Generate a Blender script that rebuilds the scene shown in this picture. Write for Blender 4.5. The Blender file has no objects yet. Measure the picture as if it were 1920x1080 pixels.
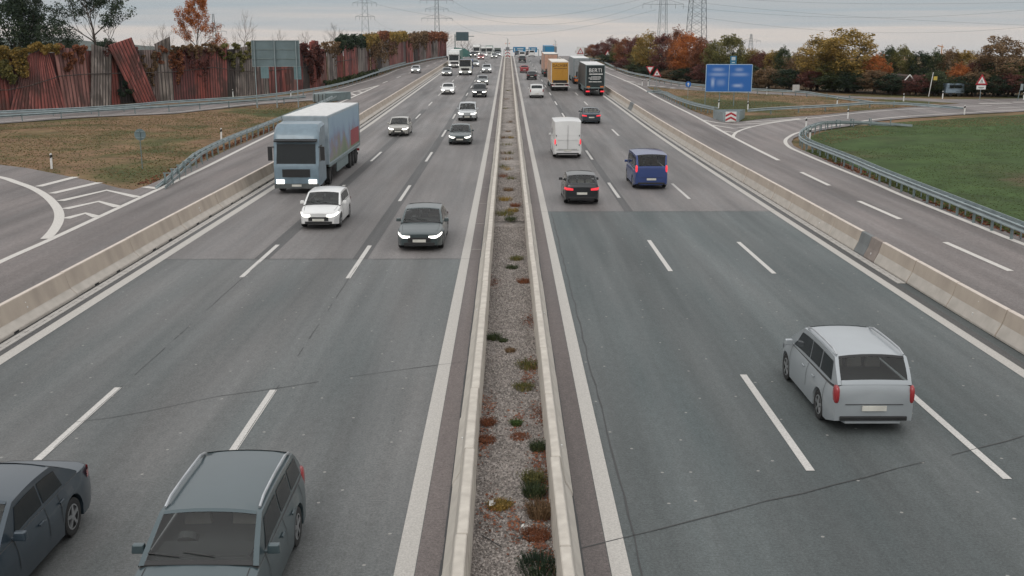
import bpy, bmesh, math, random
from mathutils import Vector, Matrix, noise
from mathutils.geometry import tessellate_polygon
R = math.radians
rnd = random.Random(7)

# ------------------------------------------------------------------ camera, sky, light
scene = bpy.context.scene
col = scene.collection
H, PITCH, YAW, F = 8.2, R(13.41), R(0.2277), 1959.0
cd = bpy.data.cameras.new('camera'); cam = bpy.data.objects.new('camera', cd); col.objects.link(cam)
cam.location = (0, 0, H); cam.rotation_euler = (math.pi/2-PITCH, 0, -YAW)
cd.sensor_width = 36; cd.lens = 36*F/1920; cd.clip_start = .1; cd.clip_end = 30000
scene.camera = cam
scene.view_settings.view_transform = 'Standard'; scene.view_settings.look = 'None'
scene.view_settings.gamma = 1; scene.view_settings.exposure = 0.0
scene.render.engine = 'CYCLES'
SUN_EL, SUN_AZ = R(38), R(200)
def make_world():
    w = bpy.data.worlds.new('World'); scene.world = w; w.use_nodes = True
    nt = w.node_tree; N = nt.nodes; Lk = nt.links; N.clear()
    out = N.new('ShaderNodeOutputWorld'); bg = N.new('ShaderNodeBackground')
    sky = N.new('ShaderNodeTexSky'); sky.sky_type = 'NISHITA'; sky.sun_disc = False
    sky.sun_elevation = SUN_EL; sky.sun_rotation = SUN_AZ; sky.dust_density = 3
    tc = N.new('ShaderNodeTexCoord'); sp = N.new('ShaderNodeSeparateXYZ'); Lk.new(tc.outputs['Generated'], sp.inputs[0])
    # stratus streaks stretched along the horizon
    mp = N.new('ShaderNodeMapping'); mp.inputs['Scale'].default_value = (3.2, 3.2, 95); Lk.new(tc.outputs['Generated'], mp.inputs[0])
    nz = N.new('ShaderNodeTexNoise'); nz.inputs['Scale'].default_value = 1.0; nz.inputs['Detail'].default_value = 7; nz.inputs['Roughness'].default_value = .5
    Lk.new(mp.outputs[0], nz.inputs['Vector'])
    # low band ramp
    add = N.new('ShaderNodeMath'); add.operation = 'MULTIPLY_ADD'; Lk.new(nz.outputs[0], add.inputs[0]); add.inputs[1].default_value = -.058; 
    zz = N.new('ShaderNodeMath'); zz.operation = 'ADD'; Lk.new(sp.outputs[2], zz.inputs[0]); zz.inputs[1].default_value = .029
    Lk.new(zz.outputs[0], add.inputs[2])
    mr = N.new('ShaderNodeMapRange'); mr.inputs[1].default_value = -.012; mr.inputs[2].default_value = .045; Lk.new(add.outputs[0], mr.inputs[0])
    cr = N.new('ShaderNodeValToRGB'); e = cr.color_ramp.elements
    e[0].position = 0; e[0].color = (.62, .60, .585, 1); e[1].position = 1; e[1].color = (.535, .535, .535, 1)
    x = e.new(.30); x.color = (.73, .66, .605, 1); x = e.new(.46); x.color = (.57, .565, .56, 1); x = e.new(.66); x.color = (.44, .495, .53, 1)
    Lk.new(mr.outputs[0], cr.inputs[0])
    # an overcast dome is brighter overhead than at the horizon
    mr2 = N.new('ShaderNodeMapRange'); mr2.inputs[1].default_value = .05; mr2.inputs[2].default_value = .8; mr2.inputs[3].default_value = 1; mr2.inputs[4].default_value = 2.6
    Lk.new(sp.outputs[2], mr2.inputs[0])
    mul = N.new('ShaderNodeVectorMath'); mul.operation = 'SCALE'; Lk.new(cr.outputs[0], mul.inputs[0]); Lk.new(mr2.outputs[0], mul.inputs['Scale'])
    ns = N.new('ShaderNodeVectorMath'); ns.operation = 'SCALE'; Lk.new(sky.outputs[0], ns.inputs[0]); ns.inputs['Scale'].default_value = .08
    mx = N.new('ShaderNodeMix'); mx.data_type = 'RGBA'; mx.inputs[0].default_value = .93
    Lk.new(ns.outputs[0], mx.inputs[6]); Lk.new(mul.outputs[0], mx.inputs[7])
    Lk.new(mx.outputs[2], bg.inputs[0]); bg.inputs[1].default_value = .96; Lk.new(bg.outputs[0], out.inputs[0])
make_world()
sd = bpy.data.lights.new('sun', 'SUN'); sd.energy = .6; sd.angle = R(22); sd.color = (1, .96, .9)
so = bpy.data.objects.new('sun', sd); col.objects.link(so)
so.rotation_euler = (math.pi/2-SUN_EL, 0, math.pi-SUN_AZ); so.location = (0, 0, 60)

cF = Vector((math.sin(YAW)*math.cos(PITCH), math.cos(YAW)*math.cos(PITCH), -math.sin(PITCH)))
cR = Vector((math.cos(YAW), -math.sin(YAW), 0)); cU = cR.cross(cF)

# ------------------------------------------------------------------ terrain profile
def Gs(y):
    if y < 70: return 0.0
    z = 0.0
    if y <= 105: return .5*(.0125/35)*(y-70)**2
    z = .5*.0125*35
    if y <= 290: return z+.0125*(y-105)
    z += .0125*185
    k = .0425/130
    if y <= 420: return z+.0125*(y-290)-.5*k*(y-290)**2
    z += .0125*130-.5*k*130*130
    if y <= 600: return z-.03*(y-420)
    z -= .03*180
    return z-.0165*(y-600)
BR = [-400, -120, -40]+list(range(-20, 700, 10))+[700, 800, 1000, 1400, 2000, 2700, 3400]
GV = [Gs(b) for b in BR]
import bisect
def G(y):
    i = min(max(bisect.bisect_right(BR, y)-1, 0), len(BR)-2)
    t = (y-BR[i])/(BR[i+1]-BR[i])
    return GV[i]+(GV[i+1]-GV[i])*t
def ray(u, v): return cF+cR*((u-960)/F)-cU*((v-540)/F)
def up(u, v, dz=0.0):
    """where the sight line of a measured photo point meets the terrain"""
    d = ray(u, v); t0, t = 0.0, 2.0
    while t < 2500:
        if H+d.z*t < G(d.y*t)+dz: break
        t0 = t; t += 1+t*.01
    for _ in range(40):
        m = (t0+t)/2
        if H+d.z*m < G(d.y*m)+dz: t = m
        else: t0 = m
    return (d.x*t, d.y*t)
def aty(u, v, Y):
    d = ray(u, v); t = Y/d.y
    return Vector((d.x*t, Y, H+d.z*t))
def ups(l, dz=0.0): return [up(a, b, dz) for a, b in l]
def smooth(pts, n=6):
    P = [Vector(p) for p in pts]; P = [P[0]*2-P[1]]+P+[P[-1]*2-P[-2]]; out = []
    for i in range(1, len(P)-2):
        a, b, c, d = P[i-1:i+3]
        for k in range(n):
            t = k/n
            out.append(.5*((2*b)+(c-a)*t+(2*a-5*b+4*c-d)*t*t+(3*b-a-3*c+d)*t**3))
    out.append(P[-2]); return [tuple(p) for p in out]
def resample(pts, step):
    P = [Vector(p) for p in pts]; out = [P[0].copy()]; need = step
    for a, b in zip(P, P[1:]):
        L = (b-a).length; pos = 0
        while L-pos >= need:
            pos += need; out.append(a.lerp(b, pos/L)); need = step
        need -= L-pos
    return out

# ------------------------------------------------------------------ materials
MATS = {}
def new_mat(name):
    m = bpy.data.materials.new(name); m.use_nodes = True
    return m, m.node_tree.nodes, m.node_tree.links, m.node_tree.nodes['Principled BSDF']
def c4(c): return (c[0], c[1], c[2], 1)
def mat(name, c, rough=.6, metal=0.0, var=.12, scale=3.0, c2=None, emit=None, es=0, bump=0.0, bscale=40.0, coat=0.0, stretch=(1, 1, 1), spec=.5):
    if name in MATS: return MATS[name]
    m, N, L, b = new_mat(name)
    b.inputs['Roughness'].default_value = rough; b.inputs['Metallic'].default_value = metal
    b.inputs['Coat Weight'].default_value = coat; b.inputs['Coat Roughness'].default_value = .05
    b.inputs['Specular IOR Level'].default_value = spec
    tc = N.new('ShaderNodeTexCoord'); mp = N.new('ShaderNodeMapping'); mp.inputs['Scale'].default_value = stretch; L.new(tc.outputs['Object'], mp.inputs[0])
    nz = N.new('ShaderNodeTexNoise'); nz.inputs['Scale'].default_value = scale; nz.inputs['Detail'].default_value = 6; L.new(mp.outputs[0], nz.inputs['Vector'])
    r = N.new('ShaderNodeMapRange'); r.inputs[1].default_value = .3; r.inputs[2].default_value = .7; L.new(nz.outputs[0], r.inputs[0])
    mx = N.new('ShaderNodeMix'); mx.data_type = 'RGBA'; L.new(r.outputs[0], mx.inputs[0])
    c2 = c2 or tuple(v*(1-2*var) for v in c)
    mx.inputs[6].default_value = c4(c); mx.inputs[7].default_value = c4(c2); L.new(mx.outputs[2], b.inputs['Base Color'])
    if emit: b.inputs['Emission Color'].default_value = c4(emit); b.inputs['Emission Strength'].default_value = es
    if bump:
        n2 = N.new('ShaderNodeTexNoise'); n2.inputs['Scale'].default_value = bscale; L.new(tc.outputs['Object'], n2.inputs['Vector'])
        bp = N.new('ShaderNodeBump'); bp.inputs['Strength'].default_value = bump; bp.inputs['Distance'].default_value = .02
        L.new(n2.outputs[0], bp.inputs['Height']); L.new(bp.outputs[0], b.inputs['Normal'])
    MATS[name] = m; return m

def asphalt(name, ca, cb, tracks=True, speck=.5):
    """worn asphalt: aggregate grain, mottled patches, polished wheel tracks along Y, sparse pale specks"""
    m, N, L, b = new_mat(name)
    tc = N.new('ShaderNodeTexCoord'); o = tc.outputs['Object']
    def nz(scale, st=(1, 1, 1), det=5):
        mp = N.new('ShaderNodeMapping'); mp.inputs['Scale'].default_value = st; L.new(o, mp.inputs[0])
        n = N.new('ShaderNodeTexNoise'); n.inputs['Scale'].default_value = scale; n.inputs['Detail'].default_value = det; L.new(mp.outputs[0], n.inputs['Vector']); return n.outputs[0]
    def rg(i, a, c, d=0., e=1.):
        r = N.new('ShaderNodeMapRange'); r.inputs[1].default_value = a; r.inputs[2].default_value = c; r.inputs[3].default_value = d; r.inputs[4].default_value = e; L.new(i, r.inputs[0]); return r.outputs[0]
    def mathn(op, a, bb):
        n = N.new('ShaderNodeMath'); n.operation = op
        for k, v in enumerate((a, bb)):
            if isinstance(v, (int, float)): n.inputs[k].default_value = v
            else: L.new(v, n.inputs[k])
        return n.outputs[0]
    mx = N.new('ShaderNodeMix'); mx.data_type = 'RGBA'; L.new(rg(nz(.55, (1, .12, 1)), .32, .68), mx.inputs[0])
    mx.inputs[6].default_value = c4(ca); mx.inputs[7].default_value = c4(cb)
    f = rg(nz(20, det=4), .3, .7, .74, 1.26)
    f = mathn('MULTIPLY', f, rg(nz(7, (1, .5, 1)), .3, .7, .90, 1.10))
    f = mathn('MULTIPLY', f, rg(nz(75, det=2), .3, .7, .62, 1.38))
    f = mathn('MULTIPLY', f, rg(nz(1.6, (1, .02, 1), 3), .3, .7, .86, 1.12))
    f = mathn('MULTIPLY', f, rg(nz(.42, (1, .035, 1), 4), .35, .65, .72, 1.14)); f = mathn('MULTIPLY', f, rg(nz(.16, (1, .6, 1), 6), .35, .65, .90, 1.08))
    vo = N.new('ShaderNodeTexVoronoi'); vo.voronoi_dimensions = '2D'; vo.inputs['Scale'].default_value = .62; L.new(o, vo.inputs['Vector'])
    sp = mathn('MULTIPLY', mathn('LESS_THAN', vo.outputs['Distance'], .019), speck)
    sc = N.new('ShaderNodeVectorMath'); sc.operation = 'SCALE'; L.new(mx.outputs[2], sc.inputs[0]); L.new(f, sc.inputs['Scale'])
    m2 = N.new('ShaderNodeMix'); m2.data_type = 'RGBA'; L.new(sp, m2.inputs[0]); L.new(sc.outputs[0], m2.inputs[6]); m2.inputs[7].default_value = (.42, .40, .37, 1)
    L.new(m2.outputs[2], b.inputs['Base Color'])
    L.new(rg(nz(1.3, (1, .05, 1)), .3, .7, .52, .74), b.inputs['Roughness']); b.inputs['Specular IOR Level'].default_value = .4
    bp = N.new('ShaderNodeBump'); bp.inputs['Strength'].default_value = .35; bp.inputs['Distance'].default_value = .01; L.new(nz(90, det=2), bp.inputs['Height']); L.new(bp.outputs[0], b.inputs['Normal'])
    MATS[name] = m; return m

def ground_mat(name, cols, sc=.05):
    m, N, L, b = new_mat(name)
    tc = N.new('ShaderNodeTexCoord'); o = tc.outputs['Object']
    n1 = N.new('ShaderNodeTexNoise'); n1.inputs['Scale'].default_value = sc; n1.inputs['Detail'].default_value = 8; n1.inputs['Roughness'].default_value = .62; n1.inputs['Distortion'].default_value = .6
    L.new(o, n1.inputs['Vector'])
    cr = N.new('ShaderNodeValToRGB'); L.new(n1.outputs[0], cr.inputs[0]); e = cr.color_ramp.elements
    e[0].position = .36; e[0].color = c4(cols[0]); e[1].position = .64; e[1].color = c4(cols[-1])
    for i, c in enumerate(cols[1:-1]): x = e.new(.36+.28*(i+1)/(len(cols)-1)); x.color = c4(c)
    n2 = N.new('ShaderNodeTexNoise'); n2.inputs['Scale'].default_value = 2.2; n2.inputs['Detail'].default_value = 8; n2.inputs['Roughness'].default_value = .75; L.new(o, n2.inputs['Vector'])
    r = N.new('ShaderNodeMapRange'); r.inputs[1].default_value = .3; r.inputs[2].default_value = .7; r.inputs[3].default_value = .40; r.inputs[4].default_value = 1.6
    n3 = N.new('ShaderNodeTexNoise'); n3.inputs['Scale'].default_value = .35; n3.inputs['Detail'].default_value = 6; n3.inputs['Roughness'].default_value = .7; L.new(o, n3.inputs['Vector'])
    av = N.new('ShaderNodeMath'); av.operation = 'MULTIPLY_ADD'; L.new(n3.outputs[0], av.inputs[0]); av.inputs[1].default_value = .55; a2 = N.new('ShaderNodeMath'); a2.operation = 'MULTIPLY'; L.new(n2.outputs[0], a2.inputs[0]); a2.inputs[1].default_value = .45; L.new(a2.outputs[0], av.inputs[2]); L.new(av.outputs[0], r.inputs[0])
    s = N.new('ShaderNodeVectorMath'); s.operation = 'SCALE'; L.new(cr.outputs[0], s.inputs[0]); L.new(r.outputs[0], s.inputs['Scale']); L.new(s.outputs[0], b.inputs['Base Color'])
    b.inputs['Roughness'].default_value = .95; b.inputs['Specular IOR Level'].default_value = .15
    bp = N.new('ShaderNodeBump'); bp.inputs['Strength'].default_value = .6; bp.inputs['Distance'].default_value = .12; L.new(n2.outputs[0], bp.inputs['Height']); L.new(bp.outputs[0], b.inputs['Normal'])
    MATS[name] = m; return m

def leaf_mat(name, ca, cb, cc=None, trans=.25):
    if name in MATS: return MATS[name]
    m, N, L, b = new_mat(name)
    g = N.new('ShaderNodeNewGeometry'); tc = N.new('ShaderNodeTexCoord')
    nz = N.new('ShaderNodeTexNoise'); nz.inputs['Scale'].default_value = .55; nz.inputs['Detail'].default_value = 3; L.new(tc.outputs['Object'], nz.inputs['Vector'])
    ad = N.new('ShaderNodeMath'); ad.operation = 'MULTIPLY_ADD'; L.new(g.outputs['Random Per Island'], ad.inputs[0]); ad.inputs[1].default_value = .55
    mr = N.new('ShaderNodeMapRange'); mr.inputs[1].default_value = .3; mr.inputs[2].default_value = .7; mr.inputs[3].default_value = -.1; mr.inputs[4].default_value = .55; L.new(nz.outputs[0], mr.inputs[0]); L.new(mr.outputs[0], ad.inputs[2])
    cr = N.new('ShaderNodeValToRGB'); L.new(ad.outputs[0], cr.inputs[0]); e = cr.color_ramp.elements
    e[0].position = .1; e[0].color = c4(ca); e[1].position = .9; e[1].color = c4(cc or cb); x = e.new(.55); x.color = c4(cb)
    b.inputs['Roughness'].default_value = .7; b.inputs['Specular IOR Level'].default_value = .2; L.new(cr.outputs[0], b.inputs['Base Color'])
    tr = N.new('ShaderNodeBsdfTranslucent'); L.new(cr.outputs[0], tr.inputs[0]); ms = N.new('ShaderNodeMixShader'); ms.inputs[0].default_value = trans
    L.new(b.outputs[0], ms.inputs[1]); L.new(tr.outputs[0], ms.inputs[2]); L.new(ms.outputs[0], N['Material Output'].inputs[0])
    MATS[name] = m; return m

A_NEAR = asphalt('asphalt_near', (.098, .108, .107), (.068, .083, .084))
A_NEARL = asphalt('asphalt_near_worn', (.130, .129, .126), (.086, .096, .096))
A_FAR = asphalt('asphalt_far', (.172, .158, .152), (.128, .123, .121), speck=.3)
A_SIDE = asphalt('asphalt_side', (.172, .148, .140), (.132, .117, .112), speck=.15)
A_SHOULD = asphalt('asphalt_shoulder', (.150, .124, .116), (.118, .100, .095), speck=.1)
A_DARK = asphalt('asphalt_patch', (.082, .080, .079), (.070, .069, .068), speck=.1)
PAINT = mat('road_paint', (.60, .57, .53), .7, var=.14, scale=22, bump=.1, bscale=160)
PAINT_OLD = mat('road_paint_worn', (.50, .475, .44), .75, var=.16, scale=34, bump=.1, bscale=160)
PAINT_D = mat('road_paint_dash', (.58, .56, .53), .7, var=.16, scale=26, bump=.1, bscale=160)
JOINT = mat('joint_bitumen', (.040, .040, .040), .6)
CONC = mat('barrier_concrete', (.50, .43, .36), .85, c2=(.41, .35, .295), scale=1.6, bump=.15, stretch=(1, 1, .35))
CONC2 = mat('median_concrete', (.54, .50, .44), .85, c2=(.40, .365, .32), scale=3.2, bump=.15)
CONC_G = mat('barrier_grey', (.17, .18, .18), .8, scale=2)
SLOT = mat('drain_concrete', (.44, .42, .39), .85, c2=(.33, .31, .29), scale=4)
STEEL = mat('galvanised_steel', (.33, .385, .395), .5, .35, c2=(.23, .28, .29), scale=1.5)
STEEL_D = mat('weathered_steel', (.20, .255, .26), .6, .25, scale=2)
SIGN_BACK = mat('sign_back_aluminium', (.165, .225, .24), .55, .2, scale=.8)
BLACK = mat('black_plastic', (.018, .018, .019), .5)
GLASS = mat('tinted_glass', (.012, .016, .018), .10, var=.1, spec=.35)
TYRE = mat('tyre_rubber', (.02, .02, .02), .85)
RIM = mat('alloy', (.42, .43, .44), .35, .7)
HEAD = mat('lit_headlamp', (.9, .9, .88), .3, emit=(1, .97, .9), es=3.2)
LENS = mat('headlamp_lens', (.55, .57, .58), .15, coat=.5)
TAIL = mat('lit_tail_lamp', (.45, .02, .03), .3, emit=(1, .05, .07), es=.9)
TAILD = mat('tail_lamp', (.32, .025, .03), .25, coat=.5)
ORANGE = mat('reflector_orange', (.65, .18, .04), .5)
WHITE = mat('white_paint', (.72, .72, .70), .5, var=.06)
RED = mat('sign_red', (.42, .03, .04), .5)
BLUE = mat('sign_blue', (.02, .14, .46), .45, var=.06)
BARK = mat('bark', (.075, .062, .052), .95, scale=6, bump=.5)
BARK_L = mat('bark_pale', (.21, .185, .165), .95, scale=6)
PLATE = mat('number_plate', (.65, .64, .58), .5)

# ------------------------------------------------------------------ builders
class MB:
    def __init__(s): s.v = []; s.f = []; s.m = []
    def add(s, vs, fs, m=0):
        o = len(s.v); s.v += [tuple(p) for p in vs]; s.f += [tuple(i+o for i in f) for f in fs]; s.m += [m]*len(fs); return s
    def box(s, c, d, m=0, rz=0.0, M=None, taper=None):
        hx, hy, hz = d[0]/2, d[1]/2, d[2]/2; tx, ty = taper or (1, 1)
        vs = [Vector((x*hx*(tx if z > 0 else 1), y*hy*(ty if z > 0 else 1), z*hz)) for z in (-1, 1) for y in (-1, 1) for x in (-1, 1)]
        if rz: vs = [Matrix.Rotation(rz, 3, 'Z') @ v for v in vs]
        if M: vs = [M @ v for v in vs]
        vs = [v+Vector(c) for v in vs]
        return s.add(vs, [(0, 2, 3, 1), (4, 5, 7, 6), (0, 1, 5, 4), (2, 6, 7, 3), (0, 4, 6, 2), (1, 3, 7, 5)], m)
    def tube(s, pts, r, n=6, m=0, cap=True):
        P = [Vector(p) for p in pts]; rr = r if isinstance(r, (list, tuple)) else [r]*len(P); rings = []
        prev = None
        for i, p in enumerate(P):
            t = (P[min(i+1, len(P)-1)]-P[max(i-1, 0)]).normalized()
            a = prev if prev is not None else (Vector((1, 0, 0)) if abs(t.x) < .9 else Vector((0, 1, 0)))
            a = (a-t*a.dot(t)).normalized(); b = t.cross(a); prev = a
            rings.append([p+(a*math.cos(k*2*math.pi/n)+b*math.sin(k*2*math.pi/n))*rr[i] for k in range(n)])
        fs = []
        for i in range(len(P)-1):
            for k in range(n): fs.append((i*n+k, i*n+(k+1) % n, (i+1)*n+(k+1) % n, (i+1)*n+k))
        if cap: fs += [tuple(range(n-1, -1, -1)), tuple((len(P)-1)*n+k for k in range(n))]
        return s.add([v for r_ in rings for v in r_], fs, m)
    def prism(s, poly, y0, y1, m=0, M=None):
        """polygon in (x,z), extruded along y"""
        n = len(poly); vs = [Vector((p[0], y0, p[1])) for p in poly]+[Vector((p[0], y1, p[1])) for p in poly]
        if M: vs = [M @ v for v in vs]
        return s.add(vs, [tuple(range(n)), tuple(range(2*n-1, n-1, -1))]+[(i, i+n, (i+1) % n+n, (i+1) % n) for i in range(n)], m)
    def loft(s, secs, m=0, caps=True, close=True):
        n = len(secs[0]); fs = []; k2 = n if close else n-1
        for i in range(len(secs)-1):
            for k in range(k2): fs.append((i*n+k, i*n+(k+1) % n, (i+1)*n+(k+1) % n, (i+1)*n+k))
        if caps: fs += [tuple(range(n-1, -1, -1)), tuple((len(secs)-1)*n+k for k in range(n))]
        return s.add([p for q in secs for p in q], fs, m)
    def mesh(s, name, mats, smooth=None):
        me = bpy.data.meshes.new(name); me.from_pydata(s.v, [], s.f)
        for m in (mats if isinstance(mats, (list, tuple)) else [mats]): me.materials.append(m)
        if any(s.m): me.polygons.foreach_set('material_index', s.m)
        me.validate(); bm = bmesh.new(); bm.from_mesh(me); bmesh.ops.recalc_face_normals(bm, faces=bm.faces); bm.to_mesh(me); bm.free()
        if smooth: me.shade_smooth(); me.set_sharp_from_angle(angle=R(smooth))
        return me
    def obj(s, name, mats, parent=None, smooth=None, bevel=0):
        o = bpy.data.objects.new(name, s.mesh(name, mats, smooth)); col.objects.link(o)
        if parent: o.parent = parent
        if bevel:
            b = o.modifiers.new('bevel', 'BEVEL'); b.width = bevel; b.segments = 2; b.limit_method = 'ANGLE'; b.angle_limit = R(40)
        return o
def link(name, me, parent=None, loc=(0, 0, 0), rz=0.0, rx=0.0):
    o = bpy.data.objects.new(name, me); col.objects.link(o); o.location = loc; o.rotation_euler = (rx, 0, rz)
    if parent: o.parent = parent
    return o
def tag(o, label=None, cat=None, group=None, kind=None):
    if label: o['label'] = label
    if cat: o['category'] = cat
    if group: o['group'] = group
    if kind: o['kind'] = kind
    return o
def thing(name, label, cat, loc=(0, 0, 0), rz=0.0, group=None):
    o = bpy.data.objects.new(name, None); col.objects.link(o); o.location = loc; o.rotation_euler = (0, 0, rz); o.empty_display_size = .3
    return tag(o, label, cat, group)
def text_mesh(txt, size, M, mb, m=0, sx=1.0):
    cu = bpy.data.curves.new('lettering', 'FONT'); cu.body = txt; cu.size = size; cu.align_x = 'CENTER'; cu.align_y = 'CENTER'; cu.extrude = .004
    o = bpy.data.objects.new('lettering', cu); col.objects.link(o); dg = bpy.context.evaluated_depsgraph_get(); dg.update()
    me = bpy.data.meshes.new_from_object(o.evaluated_get(dg)); vs = [M @ Vector((v.co.x*sx, v.co.y, v.co.z)) for v in me.vertices]
    mb.add(vs, [tuple(p.vertices) for p in me.polygons], m); bpy.data.objects.remove(o); bpy.data.curves.remove(cu); bpy.data.meshes.remove(me)
WALLM = lambda x, y, z, rz=0.0: Matrix.Translation((x, y, z)) @ Matrix.Rotation(rz, 4, 'Z') @ Matrix.Rotation(math.pi/2, 4, 'X')  # text facing -Y

def clip(poly, a, sign):
    out = []
    for i, p in enumerate(poly):
        q = poly[(i+1) % len(poly)]; dp, dq = sign*(p[1]-a), sign*(q[1]-a)
        if dp >= 0: out.append(p)
        if (dp > 0 and dq < 0) or (dp < 0 and dq > 0):
            t = dp/(dp-dq); out.append((p[0]+(q[0]-p[0])*t, a))
    return out
class Sheet:
    """surfaces draped on the terrain profile: every polygon is cut where the profile bends"""
    def __init__(s): s.v = []; s.f = []; s.k = {}
    def vid(s, x, y, dz):
        k = (round(x, 4), round(y, 4), dz)
        if k not in s.k: s.k[k] = len(s.v); s.v.append((x, y, G(y)+dz))
        return s.k[k]
    def tri(s, p, dz):
        y0 = min(q[1] for q in p); y1 = max(q[1] for q in p)
        for a, b in zip(BR, BR[1:]):
            if b <= y0 or a >= y1: continue
            c = clip(clip(p, a, 1), b, -1)
            if len(c) >= 3:
                ids = []
                for q in c:
                    i = s.vid(q[0], q[1], dz)
                    if not ids or ids[-1] != i: ids.append(i)
                if ids[0] == ids[-1]: ids.pop()
                if len(set(ids)) >= 3 and len(ids) == len(set(ids)): s.f.append(ids)
    def poly(s, pts, dz):
        t = tessellate_polygon([[Vector((p[0], p[1], 0)) for p in pts]])
        for f in t: s.tri([tuple(pts[i]) for i in f], dz)
        return s
    def quad(s, q, dz): s.tri(q, dz); return s
    def rect(s, x0, x1, y0, y1, dz): return s.quad([(x0, y0), (x1, y0), (x1, y1), (x0, y1)], dz)
    def ribbon(s, pts, w, dz, off=0.0):
        P = [Vector(p[:2]) for p in pts]; Ls = []
        for i, p in enumerate(P):
            t = (P[min(i+1, len(P)-1)]-P[max(i-1, 0)]).normalized(); n = Vector((-t.y, t.x))
            Ls.append((p+n*(off+w/2), p+n*(off-w/2)))
        for (a, b), (c, d) in zip(Ls, Ls[1:]): s.quad([tuple(a), tuple(b), tuple(d), tuple(c)], dz)
        return s
    def obj(s, name, m, kind='structure'):
        me = bpy.data.meshes.new(name); me.from_pydata(s.v, [], s.f); me.materials.append(m)
        bm = bmesh.new(); bm.from_mesh(me); bmesh.ops.recalc_face_normals(bm, faces=bm.faces)
        for f in bm.faces:
            if f.normal.z < 0: f.normal_flip()
        bm.to_mesh(me); bm.free()
        o = bpy.data.objects.new(name, me); col.objects.link(o); o['kind'] = kind; return o

# ------------------------------------------------------------------ ground and roads
G_MAT = ground_mat('meadow', [(.060, .068, .026), (.088, .082, .034), (.150, .105, .055), (.185, .115, .068), (.115, .085, .042), (.065, .070, .028)], .06)
G_GREEN = ground_mat('green_field', [(.088, .074, .042), (.054, .074, .028), (.050, .078, .027), (.054, .088, .029), (.048, .070, .027)], .06)
g = Sheet()
xs = [-2600, -1500, -700, -250, -120, -60, -30, 30, 60, 120, 250, 700, 1500, 2600]
for a, b in zip(xs, xs[1:]): g.rect(a, b, -400, 3400, -.10)
g.obj('ground', G_MAT)

YN, YF = -20, 520
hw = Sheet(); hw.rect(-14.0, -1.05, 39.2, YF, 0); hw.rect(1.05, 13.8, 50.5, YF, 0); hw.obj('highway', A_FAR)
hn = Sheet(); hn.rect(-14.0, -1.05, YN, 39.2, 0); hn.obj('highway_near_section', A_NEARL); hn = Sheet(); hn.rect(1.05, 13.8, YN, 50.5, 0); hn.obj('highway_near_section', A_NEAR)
sh = Sheet(); sh.rect(-1.47, -1.06, YN, YF, .004); sh.rect(1.2, 1.62, YN, YF, .004); sh.obj('road_shoulder', A_SHOULD)

L_GORE = [(0, 308), (50, 314), (100, 324), (150, 334), (187, 342), (225, 352), (250, 355), (280, 345), (312, 331), (350, 316), (425, 281), (519, 241), (600, 205), (640, 186)]
L_D_LOW = [(575, 188.5), (480, 196), (325, 212.5), (150, 220), (0, 231), (-500, 268)]
L_D_UP = [(-500, 238), (0, 212), (250, 203), (475, 185.5), (560, 176), (622, 165.5), (669, 153.5), (716, 139.5), (747, 127.5), (779, 119.5), (810, 112.5), (838, 108)]
poly = [(-14.2, YN), (-95, YN)]+ups([(-700, 300)])+ups(L_GORE)+ups(L_D_LOW)+ups(L_D_UP)+[(-22.5, 330), (-22, YF), (-14.2, YF)]
s1 = Sheet(); s1.poly(poly, -.03)
R_IN = [(2400, 640), (1920, 443), (1840, 417), (1740, 377), (1640, 335), (1540, 295), (1502, 279.5), (1488, 272.5), (1484, 265.5), (1488, 258.5), (1503, 252), (1540, 243.5), (1590, 236), (1647, 226), (1701, 221), (1807, 214), (1920, 208), (2500, 190)]
R_UP = [(2500, 176), (1920, 184), (1780, 185.5), (1640, 181.5), (1440, 172), (1322, 164), (1249, 153.5), (1195, 142.5), (1167, 134.5), (1133, 121.5), (1112, 112.5)]
R_ISL = [(1800, 193.5), (1690, 201.5), (1615, 207), (1535, 215.5), (1440, 221.5), (1400, 226), (1372, 229), (1345, 224), (1303, 209), (1269, 192.5), (1235, 174), (1214, 163.5), (1230, 163.5), (1262, 166.5), (1322, 170.5), (1440, 176.5), (1560, 182), (1690, 187.5)]
poly = [(14.0, YN), (60, YN)]+ups(R_IN)+ups(R_UP)+[(23.5, 330), (22, YF), (14.0, YF)]
s1.poly(poly, -.03); s1.obj('side_roads', A_SIDE)
gi = Sheet(); gi.poly(ups(R_ISL), -.004); gi.obj('grass_island', G_MAT)
gf = Sheet(); gf.poly(ups([(2600, 640), (1925, 436), (1840, 405), (1740, 366), (1640, 326), (1560, 292), (1520, 272), (1513, 262), (1520, 254), (1545, 246), (1600, 238), (1660, 230), (1720, 226), (1820, 220), (1920, 214), (2600, 197)]), -.05); gf.obj('grass_field', G_GREEN)

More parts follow.
